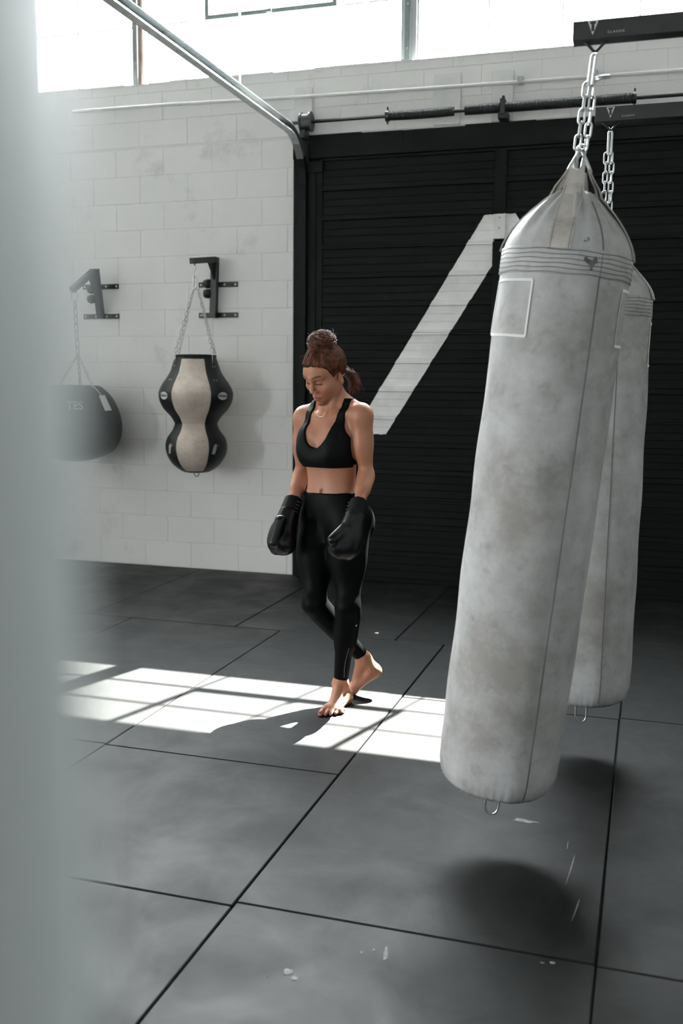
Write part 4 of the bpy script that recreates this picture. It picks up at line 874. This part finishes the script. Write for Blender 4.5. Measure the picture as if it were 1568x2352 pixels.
navel = f_ell(TP(0, 0.092, 0.985), (0.007, 0.016, 0.009), (LF, FW, UPV))[0]; F_body = -smin(-F_body, navel(*GB.xyz()).astype(NP), 0.006)
ab = f_cone(TP(0, 0.098, 1.075), TP(0, 0.096, 1.005), 0.007, 0.007)[0]; F_body = -smin(-F_body, ab(*GB.xyz()).astype(NP), 0.016)
neckplane = f_plane(H(0, -0.01, -0.125), HU*0.55+UPV*0.45)          # body below, head grid above
zfoot = 0.30
skinparts = [GB.mesh(F_body, 1, keep=lambda c: (neckplane(c[:, 0], c[:, 1], c[:, 2]) < 0.004) & (c[:, 2] > 0.105) & ~((c[:, 2] < 0.145)))]
GH = Grid(HC-np.array([0.15, 0.15, 0.17]), HC+np.array([0.15, 0.16, 0.14]), 0.0022)
FH = union(GH.group(head), GH.group(neck), k=0.02); FH = smin(FH, GH.group(torso), 0.01)
skinparts.append(GH.mesh(FH, 1, keep=lambda c: neckplane(c[:, 0], c[:, 1], c[:, 2]) > -0.004))
for an, fp, ft, lg, zt in ((anL, fpL, ftL, lgL, 0.149), (anR, fpR, ftR, lgR, 0.30)):
    GF = Grid((an[0]-0.13, an[1]-0.30 if an is anL else an[1]-0.14, -0.012), (an[0]+0.13, an[1]+0.12, zt+0.03), 0.0023)
    FF = union(GF.group(fp), GF.group(lg), k=0.02); FF = smin(FF, GF.group(ft), 0.004)
    pl_ = f_plane((0, 0, 0.0005), (0, 0, -1)); FF = np.maximum(FF, pl_(*GF.xyz()))
    skinparts.append(GF.mesh(FF, 1, keep=lambda c: c[:, 2] < zt))
def skin_tint(Vt):
    D_ = Vt-HC; x = D_@HL; y = D_@HF; z = D_@HU; ax = np.abs(x)
    c = np.tile(np.array([0.375, 0.168, 0.098]), (len(Vt), 1))
    def mix(mask, colr):
        m_ = np.clip(mask, 0, 1)[:, None]; c[:] = c*(1-m_)+np.array(colr)*m_
    hd = (np.abs(x) < .09) & (y > .03) & (z > -.14) & (z < .1)
    mix(hd*np.exp(-((ax-.040)/.022)**2-((z+.040)/.020)**2)*0.35, (0.58, 0.22, 0.15)); mix(hd*np.exp(-(x/.014)**2-((z+.045)/.014)**2)*(y > .095)*0.35, (0.56, 0.22, 0.15))
    lip = hd*(y > .078)*(np.abs(z+.0790+ax*0.05) < (.0125-ax*.40))*1.0; mix(lip*0.85, (0.40, 0.125, 0.105)); mix(hd*(y > .08)*(ax < .022)*np.exp(-((z+.0793+ax*.03)/.0016)**2)*0.85, (0.10, 0.03, 0.03))
    bz = .0175+.006*np.sin(np.clip((ax-.014)/.040, 0, 1)*2.6); mix(hd*(y > .05)*(ax > .012)*(ax < .052)*np.exp(-((z-bz)/.0034)**2)*1.0, (0.055, 0.022, 0.012))
    mix(hd*(y > .055)*(ax > .014)*(ax < .047)*np.exp(-((z+.0165)/.0036)**2)*1.0, (0.012, 0.008, 0.007)); mix(hd*(y > .055)*np.exp(-((ax-.031)/.017)**2-((z+.006)/.012)**2)*0.55, (0.17, 0.075, 0.055))  # dark lash line, then eyelid and socket shade painted into the skin colour
    for tips, tdir in ((tipsL, dirL), (tipsR, tdR)):
        for e, r in tips:
            q = np.linalg.norm(Vt-(e+np.array([0, 0, r*0.72])+tdir*r*0.35), axis=1); mix((q < r*0.66)*1.0, (0.22, 0.02, 0.03))
    return c
def m_skin():
    m = bpy.data.materials.new('freckled_skin'); m.use_nodes = True; nt = m.node_tree; b = nt.nodes['Principled BSDF']; L = nt.links.new
    a = nd(nt, 'ShaderNodeAttribute', attribute_name='tint'); g = nd(nt, 'ShaderNodeNewGeometry'); n = nd(nt, 'ShaderNodeTexNoise'); n.inputs['Scale'].default_value = 150; n.inputs['Detail'].default_value = 3; L(g.outputs['Position'], n.inputs['Vector'])
    r = nd(nt, 'ShaderNodeValToRGB'); e = r.color_ramp.elements; e[0].position = 0.30; e[0].color = (0.86, 0.76, 0.70, 1); e[1].position = 0.48; e[1].color = (1, 1, 1, 1); L(n.outputs['Fac'], r.inputs['Fac'])
    mx = nd(nt, 'ShaderNodeMix', data_type='RGBA', blend_type='MULTIPLY'); mx.inputs['Factor'].default_value = 0.45; L(a.outputs['Color'], mx.inputs['A']); L(r.outputs['Color'], mx.inputs['B']); L(mx.outputs['Result'], b.inputs['Base Color'])
    b.inputs['Roughness'].default_value = 0.46; b.inputs['Specular IOR Level'].default_value = 0.45; b.inputs['Subsurface Weight'].default_value = 0.12; b.inputs['Subsurface Radius'].default_value = (1.0, 0.35, 0.2); b.inputs['Subsurface Scale'].default_value = 0.008; return m
body, BV, BQ = np_mesh('person', skinparts, m_skin(), None, skin_tint)
tag(body, 'barefoot woman in black sports bra, leggings and boxing gloves, walking with head bowed', 'person')
# --- clothes
M_LEGGING = mat('black_stretch_fabric', (0.0020, 0.0026, 0.0028), rough=0.50, spec=0.06, bump=0.05, bscale=300)
M_BRA = mat('black_knit', (0.0028, 0.0035, 0.0038), rough=0.55, spec=0.08, bump=0.05, bscale=300)
def cut(F, p, n): return np.maximum(F, f_plane(p, n)(*GB.xyz()).astype(NP))
FLl = cut(F_lL, knL+(anL-knL)*0.955, anL-knL); FLr = cut(F_lR, knR+(anR-knR)*0.93, anR-knR)
F_leg = union(np.maximum(F_to, f_plane((0, 0, 0.979), (0, 0, 1))(*GB.xyz()).astype(NP)+np.zeros_like(F_to)), FLl, FLr, k=0.035)-0.0035
F_leg = np.maximum(F_leg, f_plane(TP(0, 0, 0.981), UPV+FW*0.05-LF*0.03)(*GB.xyz()).astype(NP))
leggings, LV, LQ = np_mesh('leggings', [GB.mesh(F_leg, 1)], M_LEGGING, body)
GC = Grid(TP(0, 0, 1.24)-np.array([0.19, 0.19, 0.18]), TP(0, 0, 1.24)+np.array([0.19, 0.19, 0.19]), 0.0030)
X_, Y_, Z_ = GC.xyz(); UU, VV_ = torso_uv(X_, Y_, Z_); ZZ = Z_+0*UU; au = np.abs(UU)
front = VV_ > -0.055
ci = np.array(spline([(1.176, -0.004), (1.181, 0.012), (1.192, 0.032), (1.220, 0.055), (1.26, 0.066), (1.32, 0.071), (1.39, 0.077), (1.46, 0.084)], 120)); inn = np.where(ZZ < 1.176, -0.5, np.interp(ZZ, ci[:, 0], ci[:, 1]))
co_ = np.array(spline([(1.190, 0.30), (1.200, 0.185), (1.216, 0.150), (1.245, 0.125), (1.29, 0.108), (1.34, 0.107), (1.39, 0.111), (1.46, 0.117)], 120)); out = np.interp(ZZ, co_[:, 0], co_[:, 1])
FB = union(GC.group(torso+neck), GC.group(arR), GC.group(arL), k=0.022)-0.0045
# the fabric spans the hollow between the breasts instead of sinking in
span = f_ell(TP(0, 0.072, 1.130), (0.085, 0.050, 0.045), (LF, FW, UPV))[0](X_, Y_, Z_).astype(NP); FB2 = smin(GC.group([(p_, max(k_, .045) if i_ else k_, o_) for i_, (p_, k_, o_) in enumerate(torso+neck)]), span, 0.03)-0.0035
backr = np.maximum(np.maximum(au-np.interp(ZZ, [1.0, 1.20, 1.24, 1.32, 1.45], [0.5, 0.30, 0.080, 0.075, 0.117]), np.interp(ZZ, [1.25, 1.33, 1.36, 1.45], [-0.5, -0.01, 0.06, 0.084])-au), -10)
reg = np.where(front, np.maximum(inn-au, au-out), backr)
FB2 = np.maximum(FB2, reg.astype(NP)); FB2 = np.maximum(FB2, (1.092+0.012*(VV_ < 0)-ZZ).astype(NP)); FB2 = np.maximum(FB2, (ZZ-1.40).astype(NP))
armcut = union(GC.group(arR), GC.group(arL), k=0.01); FB2 = np.maximum(FB2, -armcut+0.001)
bra, _, _ = np_mesh('sports_bra', [GC.mesh(FB2, 5)], M_BRA, body)
# --- gloves
M_GLOVE = mat('black_glove_leather', (0.0035, 0.004, 0.004), rough=0.30, spec=0.28, bump=0.06, bscale=90); M_CUFF = mat('black_glove_cuff', (0.003, 0.0037, 0.004), rough=0.5, spec=0.15)
def glove(wr, el, fist, thumb0, thumb1, inward):
    ax = (wr-el)/np.linalg.norm(wr-el); fa = (fist-wr)/np.linalg.norm(fist-wr); c0 = wr-ax*0.022; c1 = wr+fa*0.060
    nr = np.cross(fa, inward); nr /= np.linalg.norm(nr); inw = np.cross(nr, fa)
    G_ = Grid(np.minimum(c0, fist)-0.14, np.maximum(c0, fist)+0.14, 0.0038)
    mitt = [(f_cone(c1, fist*0.6+c1*0.4, 0.047, 0.056), .02, u), (f_ell(fist, (0.066, 0.058, 0.074), (inw, nr, fa)), .03, u), (f_ell(fist+inw*0.034+fa*0.022, (0.050, 0.054, 0.050), (inw, nr, fa)), .02, u)]
    F = G_.group(mitt); T = G_.group([(f_cone(thumb0, thumb1, 0.027, 0.025), .01, u)]); F = smin(F, T, 0.014)
    o, _, _ = np_mesh('boxing_glove', [G_.mesh(F, 1)], M_GLOVE, body)
    cuff = G_.group([(f_cone(c0, c1+fa*0.015, 0.041, 0.047), .01, u)]); cuff = np.maximum(cuff, f_plane(c0+ax*0.010, -ax)(*G_.xyz()).astype(NP)); 
    np_mesh('glove_cuff', [G_.mesh(cuff, 1)], M_CUFF, o)
    # lacing down the inside of the cuff and a seam round the fist
    for q in range(4):
        p = c0+(c1-c0)*(0.30+q*0.2)+inw*0.043; MB().tube([Vector(p-nr*0.016), Vector(p+inw*0.006), Vector(p+nr*0.016)], 0.0022, n=6).build('lace', mat_lace, o, smooth=True)
    sm = [];
    for q in range(25):
        a = -2.2+q*4.4/24; sm.append(Vector(fist+inw*0.0682*math.cos(a)+fa*0.0765*math.sin(a)))
    MB().tube(sm, 0.0018, n=5).build('seam', M_CUFF, o, smooth=True)
    return o
mat_lace = mat('glove_lace', (0.03, 0.03, 0.03), rough=0.35)
fiR, fiL = J(645, 1238, 4.135), J(797, 1250, 4.05)
glove(wrR, elR, fiR, J(644, 1196, 4.085), J(628, 1246, 4.060), np.array([0.85, -0.50, -0.15]))
glove(wrL, elL, fiL, J(790, 1216, 4.02), J(764, 1240, 3.985), np.array([-0.80, -0.55, 0]))
# --- necklace, leg details found by casting the picture's rays on the leggings
from mathutils.bvhtree import BVHTree
bl = BVHTree.FromPolygons([tuple(v) for v in LV], [tuple(int(i) for i in q) for q in LQ])
def hit(px, py, tree=bl):
    h_ = tree.ray_cast(Vector((0, 0, CAMH)), ray(px, py).normalized()); return h_
dots = MB()
for q in range(22):
    t = q/21; h_ = hit(801-11*t-3*math.sin(t*PI), 1490+65*t)
    if h_[0] is not None: dots.lathe([(0, 0.0006), (0.0014, 0.0003), (0.0016, 0)], 6, axis=Matrix.Translation(h_[0]+h_[1]*0.0003) @ h_[1].to_track_quat('Z', 'Y').to_matrix().to_4x4())
tag(dots.build('perforation_dots', M_LABEL, leggings), None, kind='stuff')
h_ = hit(818, 1437)
if h_[0] is not None: MB().lathe([(0, 0.0008), (0.004, 0.0006), (0.0048, 0)], 12, axis=Matrix.Translation(h_[0]) @ h_[1].to_track_quat('Z', 'Y').to_matrix().to_4x4()).build('round_badge', M_LABEL, leggings)
bb = BVHTree.FromPolygons([tuple(v) for v in BV], [tuple(int(i) for i in q) for q in BQ])
nk = []
for q in range(17):
    t = q/16; px = 719+36*t; py = 938+20*math.sin(t*PI)**0.8
    h_ = hit(px, py, bb)
    if h_[0] is not None: nk.append(h_[0]+h_[1]*0.0012)
if len(nk) > 4:
    M_GOLD = mat('gold_chain', (0.75, 0.5, 0.28), rough=0.25, metal=1.0); nl = MB().tube(nk, 0.0009, n=5).build('necklace', M_GOLD, body, smooth=True)
    mid = nk[len(nk)//2]; MB().tube([mid+Vector((0.007*math.cos(PI+PI*q/8), -0.001, 0.004*math.sin(PI+PI*q/8))) for q in range(9)], 0.0012, n=5).build('pendant', M_GOLD, nl, smooth=True)
# --- hair
def m_hair():
    m = bpy.data.materials.new('auburn_hair'); m.use_nodes = True; nt = m.node_tree; b = nt.nodes['Principled BSDF']; L = nt.links.new
    g = nd(nt, 'ShaderNodeNewGeometry'); n = nd(nt, 'ShaderNodeTexNoise'); n.inputs['Scale'].default_value = 55; n.inputs['Detail'].default_value = 4; L(g.outputs['Position'], n.inputs['Vector'])
    r = nd(nt, 'ShaderNodeValToRGB'); e = r.color_ramp.elements; e[0].position = 0.34; e[0].color = (0.026, 0.0075, 0.003, 1); e[1].position = 0.66; e[1].color = (0.17, 0.052, 0.020, 1); L(n.outputs['Fac'], r.inputs['Fac']); L(r.outputs['Color'], b.inputs['Base Color'])
    b.inputs['Roughness'].default_value = 0.42; b.inputs['Specular IOR Level'].default_value = 0.32; return m
M_HAIR = m_hair()
GR = Grid(HC-np.array([0.14, 0.14, 0.13]), HC+np.array([0.14, 0.14, 0.15]), 0.003)
Xh, Yh, Zh = GR.xyz(); dx, dy, dz = Xh-HC[0], Yh-HC[1], Zh-HC[2]; hx = dx*HL[0]+dy*HL[1]+dz*HL[2]; hyy = dx*HF[0]+dy*HF[1]+dz*HF[2]; hz = dx*HU[0]+dy*HU[1]+dz*HU[2]
lc = np.array(spline([(-0.13, -0.095), (-0.09, -0.085), (-0.055, -0.066), (-0.040, -0.045), (-0.026, -0.020), (-0.008, -0.008), (0.008, -0.012), (0.019, -0.014), (0.030, 0.010), (0.046, 0.042), (0.066, 0.057), (0.10, 0.068)], 160)); line_ = np.interp(hyy, lc[:, 0], lc[:, 1])
thick = np.clip((hz-line_)*0.42, 0.0, 1.0); thick = 0.0155*thick/(thick+0.010)+0.0004
wave = np.arctan2(hx, np.maximum(hz-0.0, 0.01)+0.03); rid = 0.0007*np.sin(wave*60)+0.0006*np.sin(wave*33+1)
cap = GR.group(head)-(thick+rid*np.clip((hz-line_)*40, 0, 1)).astype(NP); cap = np.maximum(cap, (line_+0.004*np.sin(hx*70+0.6)+0.002*np.sin(hx*210)-hz).astype(NP)*0.8)
ear = GR.group([(f_ell(H(sg*0.0745, -0.014, -0.036), (0.013, 0.021, 0.030), HA), .005, u) for sg in (-1, 1)]); cap = np.maximum(cap, -ear)
bunc = H(0.004, -0.040, 0.128)
FHAIR = smin(cap, GR.group([(f_ell(bunc-HU*0.006, (0.055, 0.046, 0.036), HA), .02, u)]), 0.025)
hair, HV, HQ = np_mesh('hair', [GR.mesh(FHAIR, 1)], M_HAIR, body)
hs = MB(); rnd = random.Random(11)
hb = BVHTree.FromPolygons([tuple(v) for v in HV], [tuple(int(i) for i in q) for q in HQ]); HCC = H(0, -0.018, 0.015)
def on_cap(th, ph_, r=1.0): return H(0.081*r*math.sin(ph_)*math.cos(th), -0.018+0.100*r*math.sin(ph_)*math.sin(th), 0.022+0.097*r*math.cos(ph_))
def on_hair(d, off):
    d = Vector(d).normalized(); c = Vector(HCC); h_ = hb.ray_cast(c+d*0.25, -d); p = h_[0] if h_[0] is not None else c+d*0.09; return p+d*off
db = (bunc-HCC)/np.linalg.norm(bunc-HCC)
for k in range(1100):                                     # fine locks combed from the hairline up into the bun
    y_ = rnd.uniform(-0.10, 0.075); sg = rnd.choice((-1, 1)); z_ = np.interp(y_, lc[:, 0], lc[:, 1])-0.001+rnd.gauss(0, 0.0025)
    if k % 3 == 0: z_ += rnd.uniform(0.005, 0.05)
    rx = max(0.0, 1-((y_+0.018)/0.098)**2)**0.5; x_ = sg*0.076*rx*(1.0 if y_ < 0.03 else 1.0); 
    if y_ > 0.055: x_ = sg*rnd.uniform(0, 0.056); y_ = 0.082; z_ = 0.055-abs(x_)*0.12+rnd.gauss(0, 0.004)
    d0 = HL*x_+HF*(y_+0.018)+HU*(z_-0.015); d0 = d0/np.linalg.norm(d0); om = math.acos(max(-1, min(1, float(d0@db)))); pts = []; t1 = 1-0.42/max(om, 0.5); w1, w2, off = rnd.uniform(-1, 1), rnd.uniform(0, 6), rnd.uniform(0.0004, 0.0032)
    sd = np.cross(d0, db); sd = sd/np.linalg.norm(sd)
    for q in range(9):
        t = t1*q/8; d = (math.sin((1-t)*om)*d0+math.sin(t*om)*db)/math.sin(om)+sd*(0.030*w1*math.sin(q/8*PI)+0.012*math.sin(q*0.9+w2)); pts.append(on_hair(d, off*(0.2+0.8*math.sin(min(1, q/3)*PI/2))))
    r = rnd.uniform(0.0006, 0.0014); hs.tube(pts, [r*0.3, r*.8, r, r, r, r, r, r*.9, r*.4], n=4)
for k in range(800):                                     # twisted locks of the bun
    til = np.array([0.3+rnd.gauss(0, .22), rnd.gauss(0, .22), 1.0]); til /= np.linalg.norm(til); a = np.cross(til, [rnd.gauss(0, 1), rnd.gauss(0, 1), 0.1]); a /= np.linalg.norm(a); b = np.cross(til, a); lat = rnd.uniform(-0.9, 0.95); R_ = rnd.choice((rnd.uniform(0.97, 1.04), rnd.uniform(0.97, 1.06), rnd.uniform(1.0, 1.2))); s0 = rnd.uniform(0, 6.28); ln = rnd.uniform(0.9, 2.4); pts = []
    for q in range(9):
        t = s0+ln*q/8; la = lat+0.25*math.sin(q*0.5+k); cl = math.sqrt(max(0.02, 1-min(la*la, 0.98))); d = (a*math.cos(t)+b*math.sin(t))*cl+til*la; w_ = R_*(1+0.05*math.sin(q*0.9+k)); pts.append(Vector(bunc+HL*d[0]*0.060*w_+HF*d[1]*0.050*w_+HU*d[2]*0.040*w_))
    r = rnd.uniform(0.0004, 0.0012); hs.tube(pts, [r*.2]+[r]*7+[r*.2], n=5)
pn0 = H(0.035, -0.095, -0.040); pn1 = np.array(at(812, 897, 4.30))
for k in range(150):                                      # loose tail at the nape
    j = np.array([rnd.gauss(0, .010), rnd.gauss(0, .010), rnd.gauss(0, .008)]); e = pn1+np.array([rnd.gauss(0, .012), rnd.gauss(0, .014), rnd.gauss(0, .015)]); st = pn0+j+HL*rnd.uniform(-.035, .02); pts = []
    for q in range(8):
        t = q/7; p = st*(1-t)+e*t+np.array([0.016, 0.012, 0.012])*math.sin(t*PI)+np.array([math.sin(t*5+k), math.cos(t*4+k), math.sin(t*6+k*2)])*0.004; pts.append(Vector(p))
    r = rnd.uniform(0.0005, 0.0012); hs.tube(pts, [r*.6]+[r]*6+[r*.2], n=4)
for k in range(60):                                      # flyaways
    th = rnd.uniform(0, 2*PI)
    if k < 34: base = bunc+np.array([rnd.gauss(0, .02), rnd.gauss(0, .02), rnd.gauss(0, .016)]); d = base-bunc; d = d/np.linalg.norm(d)
    else: base = on_cap(rnd.uniform(-PI, 0.2) if k % 3 else rnd.uniform(0.6, 2.6), rnd.uniform(0.7, 1.4) if k % 3 else rnd.uniform(0.5, 0.8), 1.0); d = (base-H(0, -0.018, 0.022)); d = d/np.linalg.norm(d)
    tg_ = np.cross(d, [rnd.gauss(0, 1), rnd.gauss(0, 1), rnd.gauss(0, 1)]); tg_ /= np.linalg.norm(tg_); ln = rnd.uniform(0.02, 0.055); bs = 0.028 if k < 34 else 0.0
    pts = [Vector(base+d*bs+(d*0.55+tg_*0.8)*ln*t+np.array([0, 0, -0.01])*t*t+tg_*0.006*math.sin(t*5+k)) for t in (0, .25, .5, .75, 1)]
    hs.tube(pts, [0.0009, 0.0008, 0.0007, 0.0005, 0.0002], n=3)
for k in range(12):                                      # soft wisps off the hairline round the brow and temples
    th = rnd.choice((rnd.uniform(0.2, 0.8), rnd.uniform(2.2, 2.95))); sx_ = math.cos(th); b0 = H(0.066*sx_, 0.022+0.055*math.sin(th), 0.066-0.020*abs(sx_)**2); dd = HU*rnd.uniform(0.5, 1.0)+HL*sx_*rnd.uniform(0.4, 1.0)+HF*rnd.uniform(-0.1, 0.35); ln = rnd.uniform(0.015, 0.030); cu_ = rnd.uniform(-1, 1)
    pts = [Vector(b0+dd*ln*math.sin(t*1.6)*0.8+HL*(cu_*0.010*t*t)-HF*0.030*t*t+HU*0.006*math.sin(t*4+k)) for t in (0, .2, .4, .6, .8, 1)]; r = rnd.uniform(0.0005, 0.0009); hs.tube(pts, [r*.5, r, r, r, r*.7, r*.2], n=4)
hl = hs.build('hair_strands', M_HAIR, hair, smooth=True); hl['kind'] = 'stuff'
